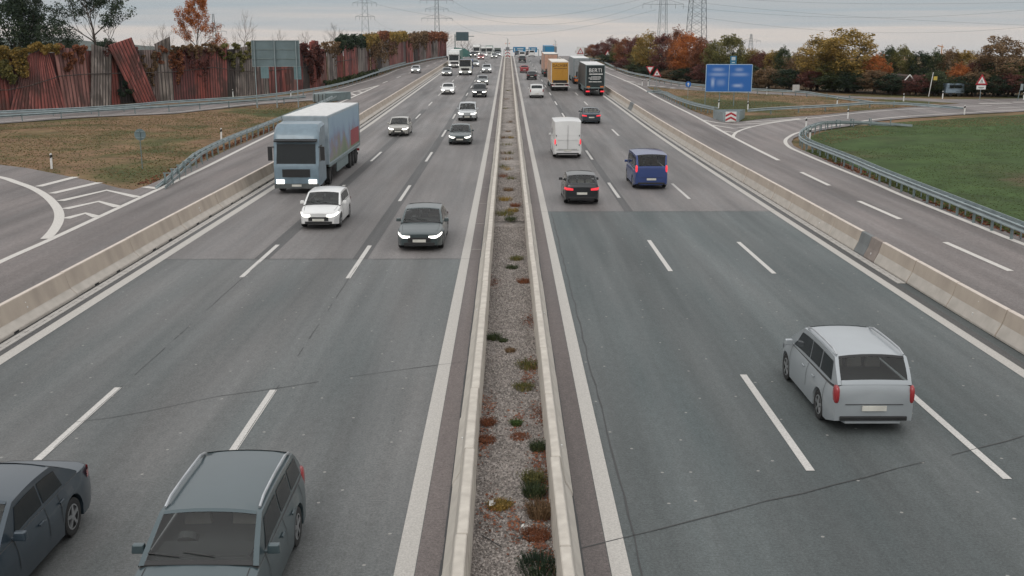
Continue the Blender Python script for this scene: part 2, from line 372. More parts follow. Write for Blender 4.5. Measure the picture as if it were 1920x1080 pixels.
# painted lines -------------------------------------------------
ln = Sheet(); lw = Sheet(); ld = Sheet()
lw.rect(-1.80, -1.48, YN, YF, .008); lw.rect(1.63, 1.94, YN, YF, .008)
lw.rect(-13.48, -13.12, YN, YF, .008); lw.rect(12.82, 13.14, YN, YF, .008)
def row_y(v): return up(952, v)[1]
def dashes(x, y0, w=.17):
    k = -3
    while y0+18*k < 480:
        ld.rect(x-w/2, x+w/2, y0+18*k, y0+18*k+6, .008); k += 1
dashes(5.90, row_y(884)); dashes(9.56, row_y(900)); dashes(-5.63, row_y(930)); dashes(-9.42, row_y(922))
lw.obj('road_edge_lines', PAINT_OLD)
S = smooth
ln.ribbon(S(ups([(1112, 121), (1132.5, 134), (1168, 149), (1195, 161), (1228.6, 180), (1269, 200.5), (1307, 219.5), (1375, 257), (1460, 300)])), .30, -.02)
for a, b in [((1502, 322), (1555, 347)), ((1610, 376), (1688, 410)), ((1772, 453), (1895, 507)), ((2010, 570), (2200, 660))]: ln.ribbon(ups([a, b]), .26, -.02)
ln.ribbon(S(ups([(1700, 217.5), (1647, 222.5), (1590, 231), (1540, 239), (1497, 248), (1478, 257), (1472.5, 265), (1480, 275), (1502, 285.5), (1540, 302), (1590, 322.5), (1640, 343), (1690, 365), (1740, 385), (1790, 405), (1840, 425), (1902, 450), (1990, 484), (2200, 570)])), .30, -.02)
ln.ribbon(S(ups([(1375, 258), (1376, 252.5), (1385, 245.5), (1412, 237), (1454, 229), (1500, 223.5), (1535, 220), (1615, 211), (1690, 205), (1815, 199), (1860, 197.3)])), .28, -.014)
ln.ribbon(S(ups([(1700, 217.5), (1807, 211.2), (1920, 205.2), (2300, 190)])), .26, -.02)
ln.ribbon(ups([(1872, 201.3), (1960, 199)]), .3, -.02); ln.ribbon(ups([(1836, 193.6), (1896, 193.2)]), .8, -.014); ln.ribbon(ups([(1899, 191.3), (1960, 191)]), .7, -.014)
for l in ([(1315, 224.4), (1345, 229.5), (1377, 233.2), (1429, 230.8), (1500, 222.8)], [(1335, 234), (1375, 240.3), (1408, 237)], [(1357, 245.4), (1377, 248), (1386, 246)], [(1398, 228.4), (1458, 225.6), (1500, 221.8)]):
    ln.ribbon(ups(l), .32, -.0165)
ln.ribbon(S(ups([(1112, 114), (1134, 124.7), (1168, 138), (1195, 146), (1249, 156), (1322, 166)])), .25, -.02)
for a, b in [((1170, 151.2), (1181, 152.4)), ((1182, 153), (1190, 154)), ((1193, 157), (1203, 158)), ((1215, 160.2), (1229, 160)), ((1236, 162), (1247, 161.4)), ((1257, 164.8), (1265, 164.3)), ((1284, 166.6), (1290, 166.6))]:
    ln.ribbon(ups([a, b]), .8, -.0165)
# left ramp and gore
ln.ribbon(S(ups([(-200, 590), (-80, 530), (0, 490), (50, 467.5), (92, 449), (185, 406), (262.5, 370), (375, 317.5), (470, 270), (537.5, 237.5), (600, 208), (654, 185), (710, 160)])), .30, -.02)
ln.ribbon(S(ups([(-150, 310), (-70, 320), (0, 331.7), (30, 341), (62.5, 353), (87.5, 368), (104, 385), (111, 400), (109, 416), (99, 433), (86, 447)])), .45, -.014)
for l in ([(72, 349), (142, 331)], [(97, 362), (186, 341.5)], [(113, 376), (200, 356), (259, 369)], [(121, 391), (185, 377), (222, 387)], [(122.5, 409), (160, 399), (183, 406)], [(271, 349.5), (297, 353)]):
    ln.ribbon(ups(l), .5, -.0165)
ln.ribbon(ups([(636, 179), (710, 160)]), .3, -.0165)
for l in ([(645, 178), (654, 183.5)], [(658, 175), (667, 178.5)], [(672, 171.5), (680, 173.5)], [(686, 168), (692, 168.6)]): ln.ribbon(ups(l), .45, -.0165)
dsh = resample(S(ups([(717.5, 155.6), (740, 147), (763, 138.5), (790, 128), (815, 118.5), (838, 110.5)])), .5)
for i in range(0, len(dsh)-12, 36): ln.ribbon([dsh[i], dsh[min(i+12, len(dsh)-1)]], .22, -.02)
ln.ribbon(S(ups([(560, 178), (622.5, 169.4), (669, 157), (716, 142.8), (747.5, 130), (779, 121.7), (810, 114), (838, 109)])), .25, -.02)
ln.ribbon(S(ups([(-300, 250), (0, 228.5), (75, 222.3), (150, 217.8), (325, 210), (480, 193.5), (575, 186.5), (634, 179)])), .30, -.02)
ln.obj('road_markings', PAINT); ld.obj('lane_dashes', PAINT_D)
# bitumen seams, joints and strips of removed paint
pa = Sheet()
pa.rect(-5.95, -5.38, 39.2, 330, .004); pa.rect(5.70, 6.12, 50.5, 330, .004); pa.rect(-9.72, -9.15, 39.2, 120, .004)
pa.rect(-13.68, -13.49, YN, YF, .006); pa.rect(13.15, 13.40, YN, YF, .006); pa.obj('asphalt_patches', A_DARK)
jt = Sheet()
def seam(pts, w, dz=.010, wob=.03, skip=0.0):
    P = resample([Vector(p) for p in pts], .8); P = [(p.x+rnd.uniform(-wob, wob), p.y+rnd.uniform(-wob, wob)) for p in P]; 
    for i in range(len(P)-1):
        if rnd.random() >= skip: jt.ribbon(P[i:i+2], w*rnd.uniform(.6, 1.3), dz)
seam([(-13.1, 39.2), (-1.06, 39.2)], .035); seam([(1.2, 50.4), (13.7, 50.6)], .03)
seam(ups([(1085, 1029), (1190, 1003), (1400, 951), (1700, 875), (1900, 823), (2080, 780)]), .026, skip=.10)
seam(ups([(878, 678), (700, 700), (560, 722), (400, 745), (245, 778), (90, 800)]), .018, skip=.22)
seam([(2.12, 5), (2.12, 50)], .03); seam([(-5.55, 5), (-5.60, 39)], .014, wob=.01, skip=.25); seam([(-9.36, 5), (-9.36, 39)], .014, wob=.01, skip=.25)
seam([(-1.06, 5), (-1.06, 330)], .05, .012, .008); seam([(1.19, 5), (1.19, 330)], .05, .012, .008)
seam([(-14.04, 5), (-14.04, 200)], .06, .012, .01); seam([(13.74, 5), (13.74, 200)], .05, .012, .01)
jt.obj('road_joints', JOINT)
ls = Sheet()
k = 41
while k < 200: ls.rect(-1.47, -1.06, k, k+.05, .012); k += 6
ls.obj('shoulder_joints', PAINT_OLD)
# slot drains beside the outer barriers (each slab a part)
def slot_drain(label, x0, x1, ya, yb, step):
    t = thing('slot_drain', label, 'drain', ((x0+x1)/2, ya, 0)); k = ya; cnt = 0
    while k < yb and cnt < 99:
        y2 = k+step-.02; cx = (x0+x1)/2; mb = MB(); L = y2-k; w = (x1-x0)
        for sx in (-1, 1):
            mb.box((sx*(w/4+.006), L/2, .010), (w/2-.012, L, .02))
        n = int(L/.5)
        for i in range(n): mb.box((0, (i+.5)*L/n, .008), (.03, L/n*.45, .018))
        if cnt == 0: me = mb.mesh('drain_slab', SLOT)
        link('drain_slab', me, t, (0, k-ya, G(k)), 0, math.atan((G(y2)-G(k))/(y2-k))); k += step; cnt += 1
slot_drain('pale concrete slot drain along the left carriageway under the barrier foot', -13.98, -13.69, 5, 230, 4)
slot_drain('pale concrete slot drain along the right carriageway ending in a broken slab', 13.42, 13.70, 35, 260, 4)

# ------------------------------------------------------------------ concrete barriers
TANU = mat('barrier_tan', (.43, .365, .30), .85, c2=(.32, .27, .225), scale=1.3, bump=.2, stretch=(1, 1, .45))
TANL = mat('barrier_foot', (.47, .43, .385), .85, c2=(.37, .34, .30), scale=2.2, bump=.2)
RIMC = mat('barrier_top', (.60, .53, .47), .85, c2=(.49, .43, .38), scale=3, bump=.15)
def seg_mesh(prof, fm, L, mats, gap=.016):
    mb = MB(); n = len(prof); mb.prism(prof, gap, L-gap); mb.m = [0, 0]+[fm.get(i, 0) for i in range(n)]; return mb.mesh('barrier_segment', mats)
def barrier(label, x, lens, ya, prof, fm, mats, alt={}, yb=340, refl=None, notch=None):
    """prof: (offset from x, z) outline; fm: material per outline edge; lens(k) gives the segment length at distance k"""
    t = thing('concrete_barrier', label, 'crash barrier', (x, ya, 0)); cache = {}; k = ya; i = 0
    while k < yb and i < 99:
        L = lens(k); a = alt.get(i); key = (L, a)
        if key not in cache: cache[key] = seg_mesh(prof, fm, L, mats if a is None else [a]*len(mats))
        o = link('barrier_segment', cache[key], t, (rnd.uniform(-.010, .010), k-ya, G(k)), rnd.uniform(-.0025, .0025), math.atan((G(k+L)-G(k))/L))
        bv = o.modifiers.new('bevel', 'BEVEL'); bv.width = .016; bv.segments = 1; bv.limit_method = 'ANGLE'; bv.angle_limit = R(30)
        if refl and i % 3 == 1 and k < 150:
            for (rx, rz_) in refl: link('reflector', REFL, t, (rx, k-ya+L*.5, G(k+L*.5)+rz_))
        if notch and k < 110:
            for q in (.28, .62): link('drain_notch', NOTCH, t, (notch, k-ya+L*q, G(k+L*q)+.03))
        k += L; i += 1
    # the dark seam seen in the open joints
    return t
REFL = MB().box((0, 0, 0), (.03, .05, .07)).mesh('reflector', WHITE)
NOTCH = MB().box((0, 0, 0), (.04, .34, .09)).mesh('drain_notch', BLACK)
MDL = [(-.245, 0), (-.245, .09), (-.10, .32), (.0, .81), (.17, .81), (.20, 0)]
barrier('cream concrete barrier on the left rim of the gravel median', -.80, lambda k: 3.45, 4.4, MDL, {2: 1, 0: 1, 1: 1}, [CONC2, mat('median_side', (.50, .465, .41), .85, c2=(.41, .38, .335), scale=2.5)], refl=[(-.13, .30)])
barrier('cream concrete barrier on the right rim of the gravel median', .95, lambda k: 3.45, 4.0, [(-.20, 0), (-.165, .81), (.0, .81), (.10, .32), (.235, .09), (.235, 0)], {2: 1, 3: 1, 4: 1}, [CONC2, MATS['median_side']], refl=[(.12, .30)])
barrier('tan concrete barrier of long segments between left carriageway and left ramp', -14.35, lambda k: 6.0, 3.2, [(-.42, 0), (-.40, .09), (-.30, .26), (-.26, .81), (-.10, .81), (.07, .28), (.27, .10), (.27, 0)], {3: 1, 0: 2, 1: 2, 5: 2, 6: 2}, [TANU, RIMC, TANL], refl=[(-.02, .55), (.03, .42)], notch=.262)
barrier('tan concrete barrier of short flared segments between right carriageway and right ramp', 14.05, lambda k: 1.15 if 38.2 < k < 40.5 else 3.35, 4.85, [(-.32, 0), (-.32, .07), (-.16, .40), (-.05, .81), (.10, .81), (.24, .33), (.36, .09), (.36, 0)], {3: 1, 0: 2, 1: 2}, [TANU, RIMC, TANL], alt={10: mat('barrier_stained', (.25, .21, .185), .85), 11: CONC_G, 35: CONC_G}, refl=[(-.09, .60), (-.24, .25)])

# ------------------------------------------------------------------ gravel median
GRAV = ground_mat('gravel', [(.17, .15, .14), (.28, .255, .235), (.20, .18, .165), (.33, .30, .28), (.22, .19, .17)], 1.2)
gs = Sheet(); gs.rect(-.62, .78, -20, 46, .03); gs.rect(-.62, .78, 46.8, YF, .22)
gs.v += [(-.62, 46, .03), (.78, 46, .03), (.78, 46.8, .22), (-.62, 46.8, .22)]; n_ = len(gs.v); gs.f.append([n_-4, n_-3, n_-2, n_-1])
gs.obj('gravel_bed', GRAV)
def scatter(name, m, n, place, size, kind='stuff', label=None, flat=.6, sides=5, seed=1):
    r = random.Random(seed); mb = MB()
    for _ in range(n):
        x, y, z = place(r); s_ = size*r.uniform(.5, 1.5); a = r.uniform(0, 6.28); vs = []
        M = Matrix.Rotation(a, 3, 'Z') @ Matrix.Rotation(r.uniform(-.6, .6), 3, 'X')
        for k in range(sides):
            b = k*2*math.pi/sides; q = s_*r.uniform(.75, 1.15); vs.append(M @ Vector((math.cos(b)*q, math.sin(b)*q*.8, 0)))
        vs = [v+Vector((x, y, z)) for v in vs]; top = M @ Vector((0, 0, s_*flat))+Vector((x+s_*.15*r.uniform(-1, 1), y, z))
        mb.add(vs+[top], [(k, (k+1) % sides, sides) for k in range(sides)])
    o = mb.obj(name, m); tag(o, label, kind=kind); return o
STONE, NS, LS, bS = new_mat('stones'); MATS['stones'] = STONE
gn = NS.new('ShaderNodeNewGeometry'); cr = NS.new('ShaderNodeValToRGB'); e = cr.color_ramp.elements
e[0].color = (.10, .088, .08, 1); e[1].color = (.42, .375, .345, 1); x_ = e.new(.5); x_.color = (.22, .195, .178, 1); LS.new(gn.outputs['Random Per Island'], cr.inputs[0]); LS.new(cr.outputs[0], bS.inputs['Base Color']); bS.inputs['Roughness'].default_value = .9
def pl_g(r):
    y = 14+(r.random()**1.5)*50; return (r.uniform(-.60, .76), y, G(y)+(.035 if y < 46.4 else .225))
scatter('gravel', STONE, 40000, pl_g, .023, label='loose grey gravel filling the median between the barriers', flat=.9)
LITTER = leaf_mat('leaf_litter', (.07, .035, .022), (.17, .06, .034), (.27, .11, .05), 0)
def pl_l(r):
    c = r.choice([(16, .5), (17.5, .62), (18.5, .66), (19.5, .62), (20.5, -.5), (21.5, .2), (22.5, -.45), (24.5, .45), (25.5, .6), (17, -.3), (22, .66), (30, .62), (35, -.5), (15.4, .62), (16.6, .1)])
    x = min(max(c[1]+r.gauss(0, .10), -.58), .74); y = c[0]+r.gauss(0, .45); return (x, y, G(y)+.07)
scatter('fallen_leaves', LITTER, 2300, pl_l, .025, label='rust brown fallen leaves caught in the gravel of the median', flat=.15, sides=4, seed=3)

# ------------------------------------------------------------------ guardrails
RAILP = [(0, .75), (.035, .735), (.05, .70), (.035, .665), (-.012, .635), (-.03, .595), (-.012, .555), (.035, .525), (.05, .49), (.035, .455), (0, .44), (-.02, .44), (.015, .46), (.03, .49), (.015, .52), (-.03, .545), (-.055, .595), (-.03, .645), (.015, .67), (.03, .70), (.015, .725), (-.02, .74)]
POSTM = {}
def guardrail(label, pix, side, post=4.0, pdz=.75, down=(False, False), spacer=.0, second=False, base=-.08):
    """pix: measured points on the rail's upper edge; side=+1/-1: which side of travel the rail face looks to"""
    pts = smooth(ups(pix, pdz)); t = thing('guardrail', label, 'guardrail', (pts[0][0], pts[0][1], G(pts[0][1])))
    o0 = Vector((pts[0][0], pts[0][1], G(pts[0][1])))
    P = resample(pts, 2.0); secs = []; n = len(P)
    def frame(i):
        tt = (P[min(i+1, n-1)]-P[max(i-1, 0)]).normalized(); return tt, Vector((-tt.y, tt.x))*side
    for i, p in enumerate(P):
        tt, nn = frame(i); dz = 0
        if down[0] and i < 6: dz = -.6*(1-i/6)
        if down[1] and i > n-7: dz = -.6*(1-(n-1-i)/6)
        secs.append([Vector((p.x+nn.x*a, p.y+nn.y*a, G(p.y)+b+dz))-o0 for a, b in RAILP])
    MB().loft(secs).obj('rail', STEEL, t, smooth=50)
    if second or spacer:
        w = spacer or .42; secs = []
        for i, p in enumerate(P):
            tt, nn = frame(i); dz = 0
            if down[0] and i < 6: dz = -.6*(1-i/6)
            if down[1] and i > n-7: dz = -.6*(1-(n-1-i)/6)
            secs.append([Vector((p.x-nn.x*(w+a), p.y-nn.y*(w+a), G(p.y)+b+dz))-o0 for a, b in ([(0, .75), (.03, .75), (.03, .58), (0, .58)] if not second else RAILP)])
        MB().loft(secs).obj('rear_rail', STEEL, t, smooth=50)
    w = spacer or (.42 if second else .0)
    if w not in POSTM:
        mb = MB(); mb.box((0, -.09-w/2*0, .28), (.07, .11, .86))
        if w: mb.box((0, -w/2, .69), (.10, w, .05)); mb.box((0, -w-.03, .28), (.07, .05, .80))
        else: mb.box((0, -.05, .62), (.09, .05, .2))
        POSTM[w] = mb.mesh('post', STEEL_D)
    Q = resample(pts, post); cnt = 0
    for i in range(1, len(Q)-1):
        if cnt >= 100: break
        tt = (Q[i+1]-Q[i-1]).normalized(); nn = Vector((-tt.y, tt.x))*side
        link('post', POSTM[w], t, (Q[i].x-o0.x, Q[i].y-o0.y, G(Q[i].y)-o0.z+base+.02), math.atan2(nn.y, nn.x)-math.pi/2); cnt += 1
    return t
guardrail('curved steel guardrail round the green field on the right', [(1712, 221.5), (1665, 220), (1615, 220), (1565, 222.5), (1527, 231), (1507, 240), (1498.5, 250), (1503, 258), (1515, 264.5), (1540, 274), (1590, 293), (1640, 314), (1690, 334), (1740, 353.5), (1790, 373), (1840, 392.5), (1890, 412), (1960, 440), (2100, 500)], -1, 2.0, down=(True, False), spacer=.45)
guardrail('steel guardrail running in front of the dark trees on the right', [(1092, 106.5), (1110, 109), (1127, 113), (1154, 124.7), (1181, 134), (1215, 141), (1249, 149), (1283, 154.5), (1322, 158.5), (1406, 165), (1440, 167), (1500, 170), (1560, 175), (1640, 181)], -1, 4, down=(False, True))
guardrail('steel guardrail from the small gore to the chevron crash cushion', [(1213, 163), (1226, 163), (1242, 170.7), (1269, 183), (1303, 193.7), (1350, 203.5)], -1, 2.0, down=(True, False), spacer=.4)
guardrail('steel guardrail behind the chevron crash cushion along the far side road', [(1402, 204.5), (1440, 201.5), (1500, 198.5), (1568, 195), (1640, 190), (1690, 188), (1760, 189), (1835, 193)], -1, 4, down=(False, True))
guardrail('steel guardrail at the foot of the red noise wall', [(-300, 226), (-100, 213), (0, 207.5), (150, 201), (250, 194.5), (300, 190), (400, 184), (475, 179), (560, 169), (622, 158.5), (669, 146.5), (700, 136), (732, 126.5), (763, 118.5), (810, 108.5), (838, 105)], -1, 4)
guardrail('second steel guardrail behind, at the far end of the noise wall', [(698, 134), (732, 123), (763, 115), (790, 109), (815, 104.5)], -1, 4)
guardrail('steel guardrail between the brown meadow and the upper left road', [(-300, 232), (-100, 221), (0, 214.5), (150, 205.5), (300, 197), (400, 190.5), (475, 185.5), (519, 183), (575, 178.5)], 1, 4)
guardrail('steel guardrail dipping into the ground beside the left gore', [(290, 329), (312, 317), (350, 294), (387.5, 273.5), (425, 256.5), (462.5, 242), (500, 228), (537.5, 213), (570, 200), (600, 190), (626, 178)], 1, 2.0, down=(True, False), spacer=.5)

# ------------------------------------------------------------------ delineator posts
dm = MB(); dm.prism([(-.06, 0), (.06, 0), (.06, .95), (.0, 1.02), (-.06, .98)], -.05, .05)
DM = dm.mesh('post_body', WHITE)
bb = MB(); bb.prism([(-.064, .68), (.064, .74), (.064, .96-.02), (-.064, .88)], -.054, .054); BM = bb.mesh('black_band', BLACK)
rb = MB().box((0, -.057, .82), (.05, .006, .12)).mesh('reflector', WHITE)
def delineator(u, v, label, lean=0.0):
    x, y = up(u, v); t = thing('delineator_post', label, 'delineator', (x, y, G(y)-.05), math.atan2(-x, y)*0, 'black and white delineator posts')
    t.rotation_euler = (0, lean, 0)
    for n_, me in (('post_body', DM), ('black_band', BM)): link(n_, me, t)
for d in [(97, 315, 'white delineator post at the edge of the meadow above the left gore stripes', .03), (415, 262, 'white delineator post behind the dipping guardrail on the left', .04),
          (437, 181, 'white delineator post in front of the noise wall left of the sign back'), (545.6, 183, 'white delineator post just right of the big sign back'),
          (599, 187, 'white delineator post beside the grey crash cushion above the lorry', .06), (665, 147, 'white delineator post at the foot of the far noise wall'),
          (1569.4, 198, 'white delineator post behind the long guardrail right of the blue sign'), (1589.4, 222, 'white delineator post on the far bend behind the curved guardrail'),
          (1511, 240, 'white delineator post on the outer side of the tight bend'), (1518, 263, 'white delineator post inside the tip of the curved guardrail'),
          (1767, 184.5, 'white delineator post in front of the parked caravan'), (1808, 214, 'tall white delineator post at the field edge below the far road'),
          (1919, 187, 'white delineator post at the right border of the picture'), (1694, 190, 'white delineator post behind the end of the far guardrail'),
          (1437.5, 177, 'white delineator post in the island right of the blue sign'), (1347, 203, 'white delineator post left behind the chevron cushion', .03), (1402, 206, 'white delineator post right behind the chevron cushion'),
          (1204, 160.5, 'left white delineator post of the pair at the small gore'), (1215, 160.5, 'right white delineator post of the pair at the small gore'),
          (1186, 137, 'white delineator post behind the guardrail left of the yield sign'), (1238, 149, 'white delineator post right of the red warning triangle'), (1139, 119, 'white delineator post under the far triangle sign')]:
    delineator(*d)

# ------------------------------------------------------------------ signs
def post_sign(name, label, cat, u, v, top_v, posts=1):
    x, y = up(u, v); return thing(name, label, cat, (x, y, G(y))), x, y
def zat(v, y, x=0): # height of a photo row at distance y
    return aty(960, v, y).z
def board(t, w, h, z, mats, name='board', y=-.06, th=.03, r=.08):
    """rounded rectangle standing in xz"""
    pts = []
    for cx, cz, a0 in ((w/2-r, h/2-r, 0), (-w/2+r, h/2-r, 90), (-w/2+r, -h/2+r, 180), (w/2-r, -h/2+r, 270)):
        for k in range(4): a = R(a0+k*30); pts.append((cx+r*math.cos(a), z+cz+r*math.sin(a)))
    return MB().prism(pts, y-th/2, y+th/2).obj(name, mats, t)
# big blue direction sign
def blurry_sign_mat():
    m, N, L, b = new_mat('direction_sign_face'); tc = N.new('ShaderNodeTexCoord'); sp = N.new('ShaderNodeSeparateXYZ'); L.new(tc.outputs['Object'], sp.inputs[0])
    def M_(op, *a):
        n = N.new('ShaderNodeMath'); n.operation = op
        for i, v in enumerate(a):
            if isinstance(v, (int, float)): n.inputs[i].default_value = v
            else: L.new(v, n.inputs[i])
        return n.outputs[0]
    tot = None; X, Z = sp.outputs[0], sp.outputs[2]
    for cx, cz, hx, hz, st in [(-1.27, .98, .62, .20, .42), (-1.27, .42, .95, .20, .40), (1.15, .98, .45, .20, .38), (1.25, .42, .90, .20, .42), (-1.85, -.50, .20, .50, .62), (-1.85, -.15, .30, .16, .25), (-.92, -.52, .48, .36, .30), (1.05, -.86, .55, .18, .60), (1.42, -.86, .22, .26, .3)]:
        dx = M_('POWER', M_('DIVIDE', M_('ABSOLUTE', M_('SUBTRACT', X, cx)), hx), 3.0); dz = M_('POWER', M_('DIVIDE', M_('ABSOLUTE', M_('SUBTRACT', Z, cz)), hz), 2.4)
        v = M_('MULTIPLY', M_('EXPONENT', M_('MULTIPLY', M_('ADD', dx, dz), -1.0)), st); tot = v if tot is None else M_('MAXIMUM', tot, v)
    mx = N.new('ShaderNodeMix'); mx.data_type = 'RGBA'; L.new(tot, mx.inputs[0]); mx.inputs[6].default_value = (.018, .125, .42, 1); mx.inputs[7].default_value = (.50, .60, .80, 1)
    L.new(mx.outputs[2], b.inputs['Base Color']); b.inputs['Roughness'].default_value = .45; return m
PALE = mat('sign_rim', (.42, .56, .68), .5)
x, y = up(1364, 199); t = thing('direction_sign', 'large blue direction sign with blurred pale lettering on four steel posts', 'road sign', (x, y, G(y)), R(-6))
k = y/F*1.03; zc = zat(146.5, y)-G(y); W_, H_ = 82*k, 49*k
board(t, W_, H_, zc, PALE, 'sign_rim', -.10, .04, .15)
f = MB(); f.box((0, 0, 0), (W_-.16, .02, H_-.16)); fo = f.obj('sign_face', blurry_sign_mat(), t); fo.location = (0, -.130, zc)
MB().box((0, -.145, zc), (.05, .012, H_-.2)).obj('divider', PALE, t)
for xx in (-W_*.49, -W_*.18, W_*.13, W_*.44): MB().box((xx, .06, zc/2+.4), (.09, .12, zc+2.2)).obj('post', STEEL_D, t)
for zz in (-.9, .9): MB().box((0, -.04, zc+zz), (W_*.97, .06, .08)).obj('cross_rail', STEEL_D, t)
MB().box((W_*.08, -.06, zc+H_/2+.46), (.72, .04, .95)).obj('top_plate', mat('sign_teal', (.02, .17, .30), .5), t)
pz = zc+H_/2+.46
m_ = MB(); m_.box((W_*.08, -.086, pz+.17), (.44, .01, .38)); m_.box((W_*.08, -.086, pz-.28), (.34, .01, .10)); m_.obj('pictogram', mat('sign_pale', (.52, .60, .64), .5), t)
# sign back on the left
x, y = up(522, 200); k = y/F*1.03; zt, zb = zat(76, y)-G(y), zat(124.5, y)-G(y)
t = thing('direction_sign', 'large dark sign seen from behind on three lattice posts before the noise wall', 'road sign', (x, y, G(y)), R(7))
w_ = 83*k
MB().box((0, .12, (zt+zb)/2), (w_, .04, zt-zb)).obj('board', SIGN_BACK, t)
fr = MB()
for zz in (zt, zb): fr.box((0, .09, zz), (w_+.06, .09, .05))
for xx in (-w_/2, w_/2): fr.box((xx, .09, (zt+zb)/2), (.05, .09, zt-zb))
fr.obj('frame', STEEL, t)
for q in (.30, .66): MB().box((0, .07, zb+(zt-zb)*q), (w_-.1, .05, .09)).obj('cross_rail', STEEL_D, t)
for xx in (-w_*.44, -.02*w_, w_*.43):
    p = MB(); zT = zt+.05
    for dy in (0, -.55): p.tube([(xx, dy-.02, -.1), (xx, -.02+dy*.0 if False else (dy*.25-.02), zT)], .045, 5)
    kk = 0; n = 9
    for i in range(n):
        a, b = i/n, (i+1)/n; ya, yb = -.55*(1-a*.75), -.55*(1-b*.75)
        p.tube([(xx, -.02 if i % 2 else ya, zT*a), (xx, yb if i % 2 else -.02, zT*b)], .028, 4)
    p.obj('lattice_post', STEEL, t)
MB().box((-w_*.25, .1, zb-.68), (14*k, .04, 1.35)).obj('lower_plate', mat('plate_teal', (.15, .24, .26), .6), t)
MB().box((w_*.44, .1, zb-.75), (13*k, .04, 1.5)).obj('lower_plate', mat('plate_teal', (.1, .2, .2), .6), t)
# round sign from behind
x, y = up(267, 315); t = thing('round_sign', 'round traffic sign seen from behind on a thin pole in the meadow', 'road sign', (x, y, G(y)-.05)); zc = zat(251, y)-G(y)
MB().tube([(0, 0, 0), (0, 0, zc+.3)], .03, 8).obj('pole', STEEL_D, t)
MB().tube([(0, .05, zc), (0, .075, zc)], .37, 28).obj('disc', SIGN_BACK, t)
for q in (-.2, .2): MB().box((0, .03, zc+q), (.55, .04, .04)).obj('bracket', STEEL, t)
def tri_pts(r, z, inv=False):
    s = -1 if inv else 1; return [(-r, z-s*r*.58), (r, z-s*r*.58), (0, z+s*r*1.15)] if not inv else [(-r, z+r*.58), (0, z-r*1.15), (r, z+r*.58)]
def tri_sign(label, u, v, cv, r, inv=False, icon=None, plate=False, board_=False):
    x, y = up(u, v); zc = zat(cv, y)-G(y); t = thing('triangle_sign', label, 'road sign', (x, y, G(y)-.05))
    MB().tube([(0, .03, 0), (0, .03, zc)], .035, 8).obj('pole', STEEL, t)
    if board_: MB().box((0, 0, zc), (2.3*r, .03, 3.0*r)).obj('backing_board', WHITE, t)
    MB().prism(tri_pts(r, zc, inv), -.045, -.02).obj('rim', RED, t); MB().prism(tri_pts(r*.62, zc, inv), -.058, -.047).obj('face', WHITE, t)
    if icon == 'tree': MB().prism([(-.05, zc-.2), (.05, zc-.2), (.05, zc-.1), (.14, zc-.05), (0, zc+.22), (-.14, zc-.05), (-.05, zc-.1)], -.066, -.060).obj('pictogram', BLACK, t)
    if icon == 'lane': MB().prism([(-.16, zc-.2), (-.1, zc-.2), (-.02, zc+.12), (-.05, zc+.2)], -.066, -.060).prism([(.02, zc-.2), (.1, zc-.2), (.06, zc+.15), (.02, zc+.15)], -.066, -.060).obj('pictogram', BLACK, t)
    if plate: MB().box((0, -.02, zc-r*.58-.33), (1.25*r*1.2, .03, .5)).obj('plate', WHITE, t); MB().box((0, -.04, zc-r*.58-.33), (.7, .008, .08)).box((0, -.04, zc-r*.58-.45), (.5, .008, .04)).obj('plate_lettering', CONC_G, t)
    return t
tri_sign('red and white yield triangle pointing down beside the small gore', 1218, 161.5, 128.5, .68, True)
tri_sign('red warning triangle with black tree mark beside the yield sign', 1231, 161.5, 137.5, .72, icon='tree')
tri_sign('red triangle sign over a white plate in front of the right trees', 1837, 188, 151.5, .78, icon='lane', plate=True)
tri_sign('small warning triangle on a tall pole by the far right guardrail', 1139, 119, 101, .95, icon='lane')
tri_sign('white board with a warning triangle near the far end of the right ramp', 1088, 110.5, 97, .95, icon='lane', board_=True)
# blue round arrow sign
x, y = up(1289.5, 185); t = thing('round_sign', 'round blue sign with white upward arrow on the grass island', 'road sign', (x, y, G(y)-.05)); zc = zat(157.5, y)-G(y)
MB().tube([(0, .03, 0), (0, .03, zc)], .03, 8).obj('pole', STEEL, t); MB().tube([(0, -.03, zc), (0, 0, zc)], .37, 28).obj('disc', BLUE, t)
MB().prism([(-.045, zc-.26), (.045, zc-.26), (.045, zc+.04), (.14, zc-.04), (.14, zc+.06), (0, zc+.25), (-.14, zc+.06), (-.14, zc-.04), (-.045, zc+.04)], -.045, -.034).obj('arrow', WHITE, t)
# white square sign & leaning pole
x, y = up(1491.5, 180); t = thing('small_sign', 'blank pale square board on a post in front of the right guardrail', 'road sign', (x, y, G(y)-.05)); zc = zat(164.5, y)-G(y)
MB().tube([(0, .03, 0), (0, .03, zc)], .05, 6).obj('pole', STEEL_D, t); board(t, .95, .9, zc, mat('pale_board', (.48, .47, .45), .6), 'board', -.02, .03, .06)
x, y = up(1908, 188); t = thing('lamp_post', 'thin grey pole with a folded panel at the right border before the trees', 'pole', (x, y, G(y)-.05))
MB().tube([(0, 0, 0), (.15, 0, 1.2), (.3, 0, 2.1)], .045, 6).obj('pole', STEEL_D, t); MB().box((.34, -.05, 1.7), (.35, .04, .8)).obj('panel', STEEL, t)
